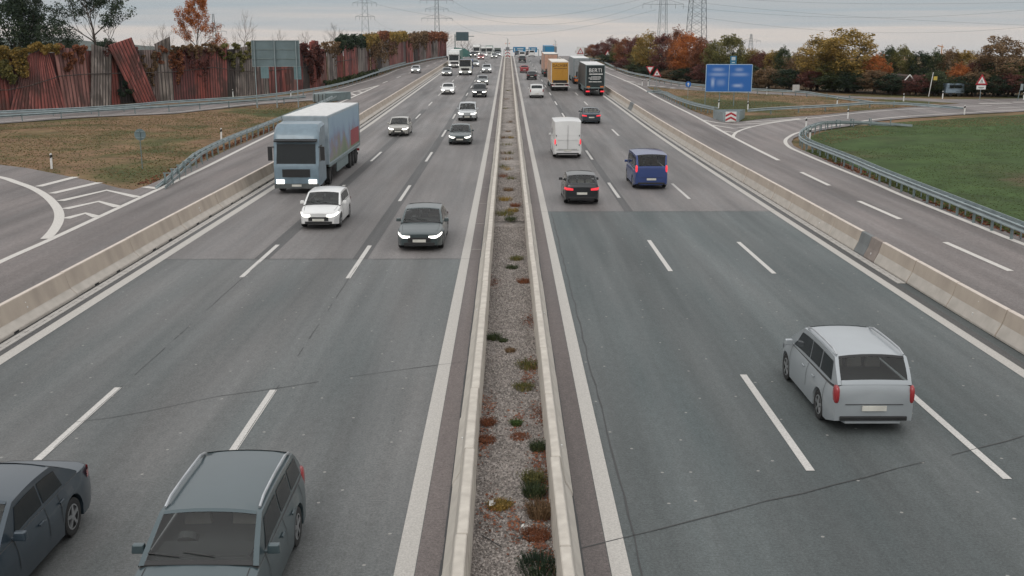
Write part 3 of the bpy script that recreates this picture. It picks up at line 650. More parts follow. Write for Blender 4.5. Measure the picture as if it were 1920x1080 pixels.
# chevron crash cushion on the right
x, y = up(1372, 228); t = thing('crash_cushion', 'wedge shaped steel crash cushion with red and white chevron board', 'crash cushion', (x, y, G(y)-.03), R(-2)); k = y/F*1.03
cu = MB(); top = [(-.85, .1), (.72, .1), (2.1, 4.6), (-1.2, 4.2)]
cu.add([(a, b, 0) for a, b in top]+[(a*1.02, b, .95) for a, b in top], [(0, 1, 5, 4), (1, 2, 6, 5), (2, 3, 7, 6), (3, 0, 4, 7)])
cu.obj('side_panels', STEEL, t, bevel=.03)
MB().add([(-.80, .2, .90), (.66, .2, .90), (2.0, 4.5, .92), (-1.1, 4.1, .92)], [(0, 1, 2, 3)]).add([(-.1, 1, .93), (.15, 1, .93), (.55, 4.1, .96), (.2, 4.1, .96)], [(0, 1, 2, 3)]).obj('cover', mat('cover_dark', (.07, .10, .105), .6), t)
nb = 0
for a in range(1, 5):
    f_ = a/5; MB().box((.72+1.38*f_-.0, .1+4.5*f_, .5), (.05, .06, .96)).obj('rib', STEEL_D, t)
MB().box((-.10, .02, .50), (1.08, .05, 1.0)).obj('board', WHITE, t)
ch = MB()
for z0 in (.08, .50):
    ch.prism([(-.62, z0-.02), (-.62, z0+.19 if z0 < .4 else z0+.19), (-.10, z0+.46), (.42, z0+.19), (.42, z0-.02), (-.10, z0+.25)], -.012, -.006)
ch.obj('chevron', RED, t)
# grey crash cushion on the left
x, y = up(600, 190); t = thing('crash_cushion', 'grey box shaped crash cushion where the two left roads meet', 'crash cushion', (x, y, G(y)-.03))
cu = MB(); cu.box((0, 0, .5), (1.5, 1.6, 1.0)); cu.obj('front_box', STEEL, t, bevel=.03)
cu = MB(); cu.add([(.8, -.5, 0), (3.2, 4.6, 0), (.2, 5.4, 0), (-1.0, .8, 0), (.8, -.5, 1.0), (3.2, 4.6, 1.0), (.2, 5.4, 1.0), (-1.0, .8, 1.0)], [(0, 1, 5, 4), (1, 2, 6, 5), (2, 3, 7, 6), (3, 0, 4, 7), (4, 5, 6, 7)])
cu.obj('side_panels', STEEL_D, t)
for xx in (-.5, 0, .5): MB().box((xx, -.83, .5), (.06, .06, .95)).obj('rib', BLACK, t)
# gantry sign far left
Y = 330; px = lambda u, v: aty(u, v, Y)
a = px(853, 60); b = px(877, 76.5); t = thing('gantry_sign', 'dark cantilever gantry sign over the far end of the left carriageway', 'road sign', (a.x, Y, G(Y)))
MB().tube([(0, 0, 0), (0, 0, a.z-G(Y)-.6)], .16, 8).obj('post', STEEL_D, t)
MB().box(((b.x-a.x)/2+.3, -.1, (a.z+b.z)/2-G(Y)), (b.x-a.x, .12, a.z-b.z)).obj('board', mat('gantry_dark', (.06, .10, .115), .6), t)
c = px(889, 68); MB().box(((c.x-a.x)/2, .1, c.z-G(Y)), (c.x-a.x, .2, .22)).obj('arm', STEEL_D, t)
# far blue gantry
Y = 600; t = thing('gantry_sign', 'overhead gantry with two blue direction panels beyond the crest', 'road sign', (aty(951, 110, Y).x, Y, G(Y)))
ox = t.location.x; GB = mat('gantry_blue', (.02, .21, .42), .5)
for u0, u1, v0, v1 in ((962, 985.5, 88, 98), (991, 1007, 88.5, 98)):
    a, b = aty(u0, v0, Y), aty(u1, v1, Y); MB().box(((a.x+b.x)/2-ox, -.2, (a.z+b.z)/2-G(Y)), (b.x-a.x, .15, a.z-b.z)).obj('blue_panel', GB, t)
    mm = MB()
    for q in ((-.38, 0, .06, .6), (.08, .15, .5, .14), (.08, -.18, .4, .12)): mm.box(((a.x+b.x)/2-ox+q[0]*(b.x-a.x), -.3, (a.z+b.z)/2-G(Y)+q[1]*(a.z-b.z)), ((b.x-a.x)*q[2], .03, (a.z-b.z)*q[3]))
    mm.obj('lettering', WHITE, t)
a, b = aty(945, 93, Y), aty(1010, 93, Y); MB().box(((a.x+b.x)/2-ox, 0, a.z-G(Y)), (b.x-a.x, .3, .45)).obj('beam', STEEL, t)
for q in (a, b): MB().box((q.x-ox, 0, (q.z-G(Y))/2), (.4, .4, q.z-G(Y))).obj('post', STEEL, t)
# warning devices with solar panels
def warn(label, u, Y, top, striped):
    x = aty(u, 100, Y).x; t = thing('warning_beacon', label, 'warning light', (x, Y, G(Y))); h = zat(top, Y)-G(Y)
    MB().tube([(0, 0, 0), (0, 0, h-.3)], .07, 6).obj('mast', STEEL, t)
    MB().box((0, 0, h-.25), (1.1, .9, .05), M=Matrix.Rotation(R(40), 3, 'Y')).obj('solar_panel', BLACK, t)
    MB().box((0, -.1, h-2.9), (1.0, .25, 1.9 if not striped else .9)).obj('display_box', mat('beacon_grey', (.20, .21, .22), .6), t)
    MB().tube([(-.55, -.1, h-1.5), (.55, -.1, h-1.5)], .04, 5).obj('lamp_bar', STEEL, t)
    for s in (-1, 1): MB().tube([(s*.5, -.2, h-1.45), (s*.5, .0, h-1.45)], .14, 10).obj('lamp', ORANGE, t)
    if striped:
        for i in range(6):
            for s in (-1, 1): MB().box((s*.4, -.1, .45+i*.42), (.75, .06, .22), M=Matrix.Rotation(s*R(35), 3, 'Y')).obj('striped_board', RED if i % 2 else WHITE, t)
warn('mast with solar panel above red and white striped boards in the median', 951.8, 300, 71.5, True)
warn('mast with tilted solar panel and grey box beside the far right ramp', 1041, 345, 75.5, False)

# ------------------------------------------------------------------ noise wall
def pan_mat(name, c, c2):
    """corrugated sheet: paint, vertical run-off streaks, large dark mouldy patches"""
    m, N, L, b = new_mat(name); tc = N.new('ShaderNodeTexCoord'); prev = None
    def layer(scale, st, lo, hi, colr, amt, prev, det=6):
        mp = N.new('ShaderNodeMapping'); mp.inputs['Scale'].default_value = st; L.new(tc.outputs['Object'], mp.inputs[0])
        n = N.new('ShaderNodeTexNoise'); n.inputs['Scale'].default_value = scale; n.inputs['Detail'].default_value = det; L.new(mp.outputs[0], n.inputs['Vector'])
        r = N.new('ShaderNodeMapRange'); r.inputs[1].default_value = lo; r.inputs[2].default_value = hi; r.inputs[4].default_value = amt; L.new(n.outputs[0], r.inputs[0])
        x = N.new('ShaderNodeMix'); x.data_type = 'RGBA'; L.new(r.outputs[0], x.inputs[0]); x.inputs[7].default_value = c4(colr)
        if prev is None: x.inputs[6].default_value = c4(c)
        else: L.new(prev, x.inputs[6])
        return x.outputs[2]
    p = layer(.9, (1, 1, .3), .35, .65, c2, 1, None); p = layer(1.4, (1, 1, .10), .51, .63, tuple(v*.35+.012 for v in c2), .75, p); p = layer(.34, (1, 1, .8), .51, .62, (.050, .040, .034), .68, p); p = layer(3, (1, 1, .15), .58, .68, tuple(min(1, v*1.35+.05) for v in c), .6, p)
    L.new(p, b.inputs['Base Color']); b.inputs['Roughness'].default_value = .85; MATS[name] = m; return m
PR = [pan_mat('panel_red', (.33, .10, .085), (.20, .075, .066)), pan_mat('panel_rust', (.29, .075, .058), (.17, .055, .045)), pan_mat('panel_maroon', (.21, .065, .062), (.12, .05, .047)),
      pan_mat('panel_grey', (.29, .25, .222), (.15, .125, .115)), pan_mat('panel_pink', (.30, .145, .125), (.19, .085, .075)), pan_mat('panel_dark', (.085, .062, .055), (.045, .038, .035)), pan_mat('panel_weathered', (.23, .17, .155), (.12, .085, .078))]
VAL_SHADE = {m.name: mat('valley_shade_'+m.name, c, .9, var=.2) for m, c in zip(PR, [(.085, .034, .03), (.10, .028, .022), (.06, .026, .026), (.075, .065, .058), (.11, .055, .048), (.03, .024, .022), (.06, .047, .042)])}  # darker copy of each panel colour: shade between the ribs painted in
foot = smooth(ups([(-420, 232), (-200, 219), (-60, 209.5), (0, 206), (110, 202), (165, 198.5), (225, 194), (300, 188.5), (340, 186.5), (480, 176), (560, 168), (622, 160), (669, 148), (700, 138.5), (732, 128.5), (763, 121), (810, 111), (838, 107.5)]))
FT = resample(foot, .25)
def upix(p): # screen column of a ground point
    d = Vector((p.x, p.y, G(p.y)-H)); return 960+F*d.dot(cR)/d.dot(cF)
U = [upix(p) for p in FT]
def at_u(u):
    for i in range(len(U)-1):
        if U[i] <= u <= U[i+1]: return i+(u-U[i])/max(1e-6, U[i+1]-U[i])
    return 0 if u < U[0] else len(U)-2
wall = thing('noise_wall', 'long jagged red and grey corrugated noise wall overgrown with vines', 'noise wall', (FT[0].x, FT[0].y, G(FT[0].y)))
wo = Vector((FT[0].x, FT[0].y, G(FT[0].y)))
def panel(u0, u1, h0, h1, m, sh0=0.0, sh1=0.0, off=0.0, pitch=.40, amp=.07, hb=-.2, lean=0.0):
    """corrugated slab between two screen columns; sh: sideways shift of its top at each end (m)"""
    i0, i1 = at_u(u0), at_u(u1); P = lambda s: FT[int(s)].lerp(FT[min(int(s)+1, len(FT)-1)], s-int(s))
    a, b = P(i0), P(i1); L = (b-a).length; tt = (b-a).normalized(); nn = Vector((tt.y, -tt.x)); n = max(2, int(L/pitch))*4
    bot, topv = [], []
    prof = [0, amp, amp, 0]
    for k in range(n+1):
        f_ = k/n; p = a.lerp(b, f_); w = off+prof[k % 4]
        sh = sh0+(sh1-sh0)*f_; hh = h0+(h1-h0)*f_
        bot.append(Vector((p.x+nn.x*w, p.y+nn.y*w, G(p.y)+hb))-wo)
        q = p+tt*sh; topv.append(Vector((q.x+nn.x*(w+lean), q.y+nn.y*(w+lean), G(p.y)+hh))-wo)
    bk = [v-Vector((nn.x, nn.y, 0))*.16 for v in bot]; tk = [v-Vector((nn.x, nn.y, 0))*.16 for v in topv]
    mb = MB(); n1 = n+1; vs = bot+topv+bk+tk; fs = []
    for k in range(n): fs += [(k, k+1, n1+k+1, n1+k), (2*n1+k+1, 2*n1+k, 3*n1+k, 3*n1+k+1), (n1+k, n1+k+1, 3*n1+k+1, 3*n1+k)]
    fs += [(0, n1, 3*n1, 2*n1), (n, 2*n1+n, 3*n1+n, n1+n)]
    mb.add(vs, fs); mb.m = [mi for k in range(n) for mi in ((0 if k % 4 < 3 else 1), 0, 0)]+[0, 0]; return mb.obj('wall_panel', [m, VAL_SHADE[m.name]], wall)
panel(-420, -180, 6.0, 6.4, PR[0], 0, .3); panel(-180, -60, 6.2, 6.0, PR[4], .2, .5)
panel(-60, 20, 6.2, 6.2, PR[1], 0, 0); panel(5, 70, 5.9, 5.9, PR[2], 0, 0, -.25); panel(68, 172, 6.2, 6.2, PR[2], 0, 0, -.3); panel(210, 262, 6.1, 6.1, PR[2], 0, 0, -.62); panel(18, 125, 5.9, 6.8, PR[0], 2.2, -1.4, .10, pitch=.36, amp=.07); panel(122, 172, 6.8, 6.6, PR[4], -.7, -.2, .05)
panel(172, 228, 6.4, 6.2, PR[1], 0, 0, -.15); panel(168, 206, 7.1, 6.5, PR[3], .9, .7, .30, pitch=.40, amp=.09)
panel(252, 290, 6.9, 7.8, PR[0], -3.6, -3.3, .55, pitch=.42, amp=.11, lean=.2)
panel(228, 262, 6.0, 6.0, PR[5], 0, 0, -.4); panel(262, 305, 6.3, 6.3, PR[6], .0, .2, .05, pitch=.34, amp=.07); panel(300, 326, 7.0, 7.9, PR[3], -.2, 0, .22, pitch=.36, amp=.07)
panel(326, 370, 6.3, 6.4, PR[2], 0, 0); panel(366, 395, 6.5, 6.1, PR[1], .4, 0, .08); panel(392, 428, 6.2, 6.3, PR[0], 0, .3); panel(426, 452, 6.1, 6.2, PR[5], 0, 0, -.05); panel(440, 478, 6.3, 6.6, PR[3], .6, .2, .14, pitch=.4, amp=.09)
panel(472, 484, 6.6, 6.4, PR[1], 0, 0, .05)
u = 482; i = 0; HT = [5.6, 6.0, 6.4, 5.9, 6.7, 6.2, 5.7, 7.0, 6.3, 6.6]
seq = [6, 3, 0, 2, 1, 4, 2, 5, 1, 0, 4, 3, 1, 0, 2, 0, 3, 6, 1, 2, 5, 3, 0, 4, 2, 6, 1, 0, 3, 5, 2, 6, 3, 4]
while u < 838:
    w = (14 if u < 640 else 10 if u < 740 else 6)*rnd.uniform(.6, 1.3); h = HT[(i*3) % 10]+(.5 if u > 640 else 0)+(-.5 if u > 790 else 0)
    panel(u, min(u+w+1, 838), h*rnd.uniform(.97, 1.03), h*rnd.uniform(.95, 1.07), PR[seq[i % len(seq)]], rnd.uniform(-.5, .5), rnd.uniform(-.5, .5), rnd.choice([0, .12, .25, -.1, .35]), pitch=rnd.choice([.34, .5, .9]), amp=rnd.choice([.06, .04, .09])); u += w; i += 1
rails = MB(); path = []
for uu, hh in [(-60, 2.3), (20, 2.2), (60, 2.6), (120, 3.6), (170, 3.7), (250, 3.6), (320, 3.5), (400, 3.9), (440, 3.4), (478, 3.0), (560, 3.2), (640, 3.6), (720, 3.4)]:
    s_ = at_u(uu); p = FT[int(s_)]; q = FT[min(int(s_)+4, len(FT)-1)]; tt = (q-p).normalized(); path.append(Vector((p.x+tt.y*.42, p.y-tt.x*.42, G(p.y)+hh))-wo)
rails.tube(path, .05, 4); rails.obj('cross_rail', PR[5], wall)
# green noise wall beyond
Y0 = 300; t = thing('noise_wall', 'smooth green noise wall tapering away behind the white lorry', 'noise wall', (-22, 300, G(300)))
pa_ = [aty(853, 89, 318), aty(872, 91, 335), aty(888, 103, 345)]
mb = MB(); vs = []
for p in pa_: vs += [Vector((p.x, p.y, G(p.y)-.5)), Vector((p.x, p.y, p.z))]
vs = [v-Vector((-22, 300, G(300))) for v in vs]; vs2 = [v+Vector((-.3, .3, 0)) for v in vs]
mb.add(vs+vs2, [(0, 2, 3, 1), (2, 4, 5, 3), (6, 7, 9, 8), (8, 9, 11, 10), (1, 3, 9, 7), (3, 5, 11, 9), (0, 1, 7, 6), (4, 10, 11, 5)])
mb.obj('wall_panel', mat('green_panel', (.055, .20, .17), .7, scale=.3), t)
for f_ in (.0, .35, .7, 1): p = vs[0].lerp(vs[4], f_); MB().box((p.x+.1, p.y-.1, p.z+1.4-f_*.8), (.2, .2, 3-f_*1.6)).obj('post', STEEL_D, t)

# ------------------------------------------------------------------ vegetation
def leaves(mb, c, rad, n, size, r, m=0, squash=1.0):
    for _ in range(n):
        while True:
            p = Vector((r.uniform(-1, 1), r.uniform(-1, 1), r.uniform(-1, 1)))
            if .05 < p.length < 1: break
        p = Vector((p.x*rad, p.y*rad, p.z*rad*squash))+c
        a = Vector((r.gauss(0, 1), r.gauss(0, 1), r.gauss(0, 1))).normalized(); b = a.orthogonal().normalized(); d = a.cross(b)
        s1, s2 = size*r.uniform(.6, 1.3), size*r.uniform(.4, .9)
        mb.add([p-b*s1, p-d*s2, p+b*s1, p+d*s2], [(0, 1, 2, 3)], m)
def branch(mb, tips, p, d, L, rad, depth, r, spread=.5, upb=.15, n=3):
    P = [p]; D = d.copy(); segs = 4
    for i in range(segs):
        D = (D+Vector((r.gauss(0, .12), r.gauss(0, .12), r.gauss(0, .08)+upb*.3))).normalized(); P.append(P[-1]+D*L/segs)
    mb.tube(P, [rad*(1-.55*i/segs) for i in range(segs+1)], 5 if rad > .06 else 3, cap=False)
    if depth == 0: tips.append((P[-1], L)); tips.append((P[-3], L)); return
    for k in range(n):
        f_ = .35+.65*(k+1)/n; i = min(int(f_*segs), segs-1); q = P[i].lerp(P[i+1], f_*segs-i) if f_ < 1 else P[-1]
        ax = Vector((r.gauss(0, 1), r.gauss(0, 1), r.gauss(0, .6))).normalized(); nd = (D+ax*spread*r.uniform(.8, 1.5)+Vector((0, 0, upb))).normalized()
        branch(mb, tips, q, nd, L*r.uniform(.6, .82), rad*.5, depth-1, r, spread, upb, n)
TREES = {}
def tree_mesh(key, seed, h, w, style):
    """style: dense / open / bare; returns (trunk mesh, crown builder)"""
    if key in TREES: return TREES[key]
    r = random.Random(seed); wood = MB(); cr_ = MB(); tips = []
    if style in ('open', 'bare'):
        th = h*.28; P = [Vector((0, 0, -.3)), Vector((r.uniform(-.1, .1), 0, th*.5)), Vector((r.uniform(-.2, .2), 0, th))]
        wood.tube(P, [h*.022, h*.018, h*.016], 8, cap=False)
        cen = P[-1]; nb = 6
        lead = [P[-1]]; 
        for i in range(5): lead.append(lead[-1]+Vector((r.gauss(0, .02)*h, r.gauss(0, .02)*h, h*.13)))
        wood.tube(lead, [h*.016, h*.013, h*.010, h*.007, h*.004, h*.002], 6, cap=False)
        for i in range(11):
            f_ = i/10; q = lead[min(int(f_*5), 4)].lerp(lead[min(int(f_*5), 4)+1], f_*5-int(f_*5)) if f_ < 1 else lead[-1]
            a = i*2.4+r.uniform(-.3, .3); d = Vector((math.cos(a), math.sin(a), .45+.9*f_)).normalized()
            branch(wood, tips, q, d, w*.34*(1.15-.75*f_), h*.008*(1.1-.6*f_), 3, r, .55, .12, 3)
        if style == 'open':
            for p, L in tips: leaves(cr_, p, .45, 20, .09, r, squash=.7)
    else:
        wood.tube([(0, 0, -.3), (.1, 0, h*.25), (0, .1, h*.55)], [h*.028, h*.02, h*.01], 7, cap=False)
        for i in range(6):
            a = i*1.05; wood.tube([(0, 0, h*.2+i*.05*h), (math.cos(a)*w*.2, math.sin(a)*w*.2, h*.4+i*.05*h), (math.cos(a)*w*.36, math.sin(a)*w*.36, h*.55+i*.04*h)], [h*.012, h*.008, h*.003], 4, cap=False)
        for _ in range(120):
            a = r.uniform(0, 6.283); zz = r.uniform(-.95, 1); rr = math.sqrt(max(0, 1-zz*zz))*r.uniform(.45, 1.0)
            c = Vector((math.cos(a)*rr*w*.42, math.sin(a)*rr*w*.42, h*.56+zz*h*.38)); R_ = r.uniform(.07, .17)*w
            leaves(cr_, c, R_, 92, .085+.005*w, r, squash=.75)
            if r.random() < .4: leaves(cr_, c+Vector((r.uniform(-.1, .1)*w, r.uniform(-.1, .1)*w, R_*1.1)), R_*.4, 14, .16, r)
    TREES[key] = (wood.mesh('trunk', BARK), cr_); return TREES[key]
crown_cache = {}
def tree(label, x, y, h, w, style, lm, group=None, var=0, rz=None, name='tree', wood=None, base=0.0):
    H0, W0 = (10.0, 8.0)
    key = (style, var); wm, cb = tree_mesh(key, 11+var*7+len(style), H0, W0, style)
    t = thing(name, label, 'tree' if name == 'tree' else 'bush', (x, y, G(y)-.1+base), rnd.uniform(0, 6.28) if rz is None else rz, group)
    sx, sz = w/W0, h/H0
    if wood:
        wk = (key, wood.name)
        if wk not in crown_cache: q = wm.copy(); q.materials.clear(); q.materials.append(wood); crown_cache[wk] = q
        wm = crown_cache[wk]
    o = link('trunk', wm, t); o.scale = (sx, sx, sz)
    if cb.f:
        ck = (key, lm.name)
        if ck not in crown_cache:
            if key not in crown_cache:
                me = bpy.data.meshes.new('crown'); me.from_pydata(cb.v, [], cb.f); crown_cache[key] = me
            me = crown_cache[key].copy(); me.materials.append(lm); crown_cache[ck] = me
        o = link('crown', crown_cache[ck], t); o.scale = (sx, sx, sz)
    return t
LM = {
 'rust': leaf_mat('leaf_rust', (0.096, 0.049, 0.032), (0.245, 0.096, 0.049), (0.350, 0.149, 0.079)),
  'orange': leaf_mat('leaf_orange', (.18, .062, .024), (.43, .145, .045), (.56, .22, .075)),
 'maroon': leaf_mat('leaf_maroon', (0.061, 0.035, 0.032), (0.166, 0.063, 0.052), (0.228, 0.105, 0.084)),
 'olive': leaf_mat('leaf_olive', (0.056, 0.063, 0.025), (0.149, 0.140, 0.049), (0.280, 0.245, 0.088)),
 'yellow': leaf_mat('leaf_yellow', (0.096, 0.081, 0.028), (0.298, 0.201, 0.056), (0.490, 0.333, 0.105)),
 'green': leaf_mat('leaf_green', (0.025, 0.038, 0.021), (0.063, 0.084, 0.038), (0.114, 0.126, 0.056)),
 'dark': leaf_mat('leaf_dark', (0.014, 0.025, 0.018), (0.035, 0.056, 0.032), (0.067, 0.091, 0.049)),
 'brown': leaf_mat('leaf_brown', (0.070, 0.052, 0.035), (0.210, 0.131, 0.070), (0.333, 0.228, 0.131)),
 'bright': leaf_mat('leaf_bright', (0.035, 0.061, 0.021), (0.079, 0.131, 0.038), (0.149, 0.210, 0.070)),
}
vb = [(1085, 108), (1130, 113), (1181, 133), (1250, 148), (1322, 157), (1440, 166), (1560, 172), (1700, 178), (1920, 181), (2300, 178)]
def base_v(u):
    for (a, b), (c, d) in zip(vb, vb[1:]):
        if a <= u <= c: return b+(d-b)*(u-a)/(c-a)
    return vb[0][1] if u < vb[0][0] else vb[-1][1]
ROW = 'autumn trees along the right ramp'
def rtree(label, u, top, wpx, lm, style='dense', back=3.0, name='tree', var=None):
    x, y = up(u, base_v(u)); s = (y+back)/y; x *= s; y *= s; k = y/F*1.03
    h = zat(top, y)-G(y)+.1; tree(label, x, y, h*1.02, wpx*k*1.22, style, LM[lm], ROW if name == 'tree' else 'shrubs under the trees on the right', rnd.randrange(4) if var is None else var, name=name)
for a in [
 ('low brown tree at the far left end of the right tree row', 1096, 90, 30, 'brown'), ('rusty tree behind the white triangle board', 1112, 84, 30, 'rust'), ('thin maroon tree second from the far end of the right row', 1128, 80, 30, 'maroon'),
 ('maroon tree above the small far triangle sign', 1146, 72, 36, 'maroon'), ('rust red tree right of the far triangle sign', 1170, 74, 38, 'rust'), ('olive green tree behind the maroon ones in the right row', 1160, 84, 34, 'olive'),
 ('red brown tree left of the tall olive yellow tree', 1190, 72, 38, 'maroon'), ('tall olive yellow tree above the yield sign', 1214, 64, 52, 'yellow'), ('olive tree crown directly behind the yield sign', 1206, 88, 52, 'olive'),
 ('dark maroon tree under the left mast of the right pylons', 1242, 66, 44, 'maroon'), ('dark red brown tree, tallest under the right pylons', 1268, 57, 44, 'rust'), ('bright orange tree in the middle of the right row', 1287, 67, 60, 'orange'),
 ('orange rust tree right of the brightest orange one', 1313, 72, 44, 'rust'), ('brown olive tree right of the orange ones', 1337, 78, 46, 'olive'), ('olive tree standing above the blue direction sign', 1368, 68, 60, 'olive'),
 ('dark green tree behind the left half of the blue sign', 1330, 100, 60, 'green'), ('dark green tree behind the blue direction sign', 1378, 98, 70, 'green'), ('golden tree below the small faint pylon', 1408, 94, 44, 'yellow'),
 ('dark rust tree right of the blue direction sign', 1424, 100, 46, 'maroon'), ('dull yellow tree right of the rust one beyond the blue sign', 1447, 97, 40, 'yellow'), ('small round dark green tree between yellow neighbours', 1465, 92, 34, 'green'),
 ('brown tree just before the biggest golden tree', 1492, 100, 44, 'brown'), ('broad golden brown tree, left lobe of the biggest clump', 1532, 72, 84, 'yellow'), ('tallest broad golden tree right of the white square board', 1588, 58, 110, 'yellow'),
 ('olive tree in front of the biggest golden tree', 1560, 110, 90, 'olive'), ('dark green tree at the foot of the golden clump', 1600, 120, 84, 'green'), ('orange brown tree on the right flank of the golden clump', 1638, 106, 50, 'orange'),
 ('dark green tree right of the golden clump', 1662, 92, 44, 'green'), ('olive topped tree in the middle of the right background', 1686, 91, 50, 'olive'), ('low dark tree in the dip of the right background', 1720, 99, 50, 'dark'),
 ('dark green tree left of the orange crane', 1748, 98, 46, 'green'), ('brown tree right below the orange crane', 1775, 96, 48, 'brown'), ('yellowish tree right of the orange crane', 1802, 97, 48, 'yellow'),
 ('orange tree above the parked caravan', 1796, 122, 46, 'orange'), ('maroon tree left of the red triangle sign', 1822, 118, 36, 'maroon'), ('dark green tree behind the red triangle sign', 1846, 118, 60, 'green'),
 ('big domed brown tree near the right border', 1872, 72, 96, 'brown'), ('bright green tree low at the right border', 1898, 118, 66, 'bright'), ('dark tree cut by the right border', 1932, 108, 70, 'green')]:
    rtree(*a, back=(9 if a[2] > 85 and a[2] < 101 else 3))
n = 0
sl = [('dark', 34), ('maroon', 30), ('green', 34), ('dark', 36), ('brown', 30)]
words = ['above the far triangle sign', 'left of the yield sign', 'beside the yield sign', 'behind the red warning triangle', 'between warning triangle and blue arrow sign', 'above the blue arrow sign', 'left behind the big blue sign', 'behind the big blue sign', 'right of the big blue sign', 'left of the pale square board', 'behind the pale square board', 'right of the pale square board', 'under the golden clump', 'right under the golden clump', 'left of the gabled house', 'in front of the gabled house', 'between the two houses', 'left of the caravan', 'right of the caravan', 'left of the triangle with plate', 'right of the triangle with plate', 'near the right border', 'at the right border']
us = [1150, 1180, 1206, 1232, 1262, 1292, 1322, 1356, 1400, 1440, 1480, 1520, 1560, 1600, 1640, 1672, 1716, 1752, 1812, 1828, 1862, 1890, 1922]
for u, wd in zip(us, words):
    c, wpx = sl[n % 5]; rtree(('dark green shrub ' if c in ('dark', 'green') else 'maroon shrub ' if c == 'maroon' else 'brown shrub ')+wd, u, base_v(u)-(15 if u < 1300 else 34)-rnd.uniform(0, 10), wpx*2.0, c, back=.6, name='shrub'); n += 1
ug = MB(); r = random.Random(21); C = smooth([up(u, base_v(u)) for u in range(1120, 2060, 30)])
for q in range(520):
    k_ = r.uniform(0, len(C)-1.01); a = Vector(C[int(k_)]).lerp(Vector(C[int(k_)+1]), k_-int(k_)); f_ = (a.y+r.uniform(1.0, 7))/a.y; a = a*f_; hh = r.uniform(.2, 2.0)
    leaves(ug, Vector((a.x, a.y, G(a.y)+hh)), r.uniform(.7, 1.5), 34, .13, r, squash=.8)
me = bpy.data.meshes.new('undergrowth'); me.from_pydata(ug.v, [], ug.f); me.materials.append(leaf_mat('leaf_under', (.018, .022, .014), (.048, .052, .028), (.095, .070, .045))); o = bpy.data.objects.new('undergrowth', me); col.objects.link(o); tag(o, 'dark tangled undergrowth below the right tree row', kind='stuff')
# trees left, behind the noise wall
LW = 'trees behind the noise wall'
def ltree(label, u, top, wpx, lm, style, Y, var=0, wood=None, base=0):
    p = aty(u, 100, Y); k = Y/F*1.03; tree(label, p.x, Y, zat(top, Y)-G(Y), wpx*k, style, LM[lm], LW, var, wood=wood)
ltree('dense dark green tree at the left border above the wall', 30, -8, 130, 'dark', 'dense', 150, 1); ltree('open dark green tree beside the densest one on the left', 74, 2, 110, 'dark', 'open', 152, 0)
ltree('tall open dark tree with bare limbs on the left', 176, -30, 140, 'dark', 'open', 150, 0); ltree('orange leaved open tree behind the wall', 372, 14, 80, 'orange', 'open', 155, 0)
ltree('bare tree with ivy covered trunk behind the wall', 457, 36, 60, 'dark', 'bare', 165, 0, BARK_L); ltree('pale bare birch left of the orange tree', 308, 54, 60, 'dark', 'bare', 200, 1, BARK_L)
ltree('thin bare sapling left of the pale birch', 280, 74, 36, 'dark', 'bare', 190, 2, BARK_L); ltree('bare tree above the back of the big sign', 522, 62, 44, 'dark', 'bare', 220, 3, BARK_L)
ltree('bare twiggy tree right of the big sign back', 578, 64, 56, 'dark', 'bare', 200, 2, BARK_L); ltree('red leaved sparse tree above the jagged wall', 628, 52, 56, 'rust', 'bare', 210, 1, BARK)
ltree('low bare tree over the middle of the jagged wall', 715, 62, 50, 'dark', 'bare', 260, 0, BARK_L); ltree('low bare tree over the far part of the wall', 775, 62, 44, 'dark', 'bare', 320, 2, BARK_L)
ltree('bare brownish tree left of the gantry post', 832, 62, 44, 'dark', 'bare', 380, 1, BARK_L); ltree('bare brownish tree right of the gantry post', 880, 76, 40, 'dark', 'bare', 420, 3, BARK_L); ltree('faint bare tree above the green noise wall', 868, 74, 34, 'dark', 'bare', 430, 0, BARK_L)
ltree('low dark evergreen left of the tall open tree', 128, 70, 50, 'dark', 'dense', 170, 2)
ltree('dark low evergreen under the tall open tree', 200, 72, 64, 'dark', 'dense', 168, 3)
# climbing plants on the wall
def vine(label, u0, u1, hlow, hhigh, lm, n, thick=.5, size=.16, out=.25, drop=1.5, seed=1):
    r = random.Random(seed*13+int(u0)); s0, s1 = at_u(u0), at_u(u1); p0 = FT[int((s0+s1)/2)]; t = MB(); o0 = Vector((p0.x, p0.y, G(p0.y)))
    nc = max(4, int((s1-s0)*.25/.28))
    for c in range(nc):
        s_ = s0+(s1-s0)*(c+r.random())/nc; i = min(int(s_), len(FT)-5); p = FT[i]; tt = (FT[i+4]-p).normalized(); nn = Vector((tt.y, -tt.x)); hh = r.uniform(hlow, hhigh)
        cc = Vector((p.x+nn.x*out, p.y+nn.y*out, G(p.y)+hh))-o0; leaves(t, cc, thick*r.uniform(.4, 1.2), n//nc+1, size, r, squash=.7)
        L = drop*r.random()**2
        for q in range(int(L/.3)): leaves(t, cc-Vector((r.uniform(-.2, .2), 0, .3*(q+1))), .28, max(5, n//nc//6), size*.9, r)
    me = bpy.data.meshes.new('climbing_vine'); me.from_pydata(t.v, [], t.f); me.materials.append(LM[lm])
    o = bpy.data.objects.new('climbing_vine', me); col.objects.link(o); o.location = o0; tag(o, label, 'vine', 'climbing plants on the noise wall')
vine('golden olive creeper spilling over the left end of the wall', -60, 62, 5.9, 7.0, 'yellow', 7000, .6, drop=3.2, seed=1)
vine('dark green creeper hanging below the golden one at the left border', -30, 34, 3.4, 6.0, 'olive', 2600, .6, drop=2.2, out=.35, seed=2)
vine('thin golden creeper strip along the wall top', 60, 122, 6.4, 7.1, 'yellow', 3600, .45, drop=.6, seed=3)
vine('brown creeper patch hanging left of the tilted grey slab', 118, 168, 4.2, 7.0, 'rust', 1900, .42, drop=1.6, seed=4)
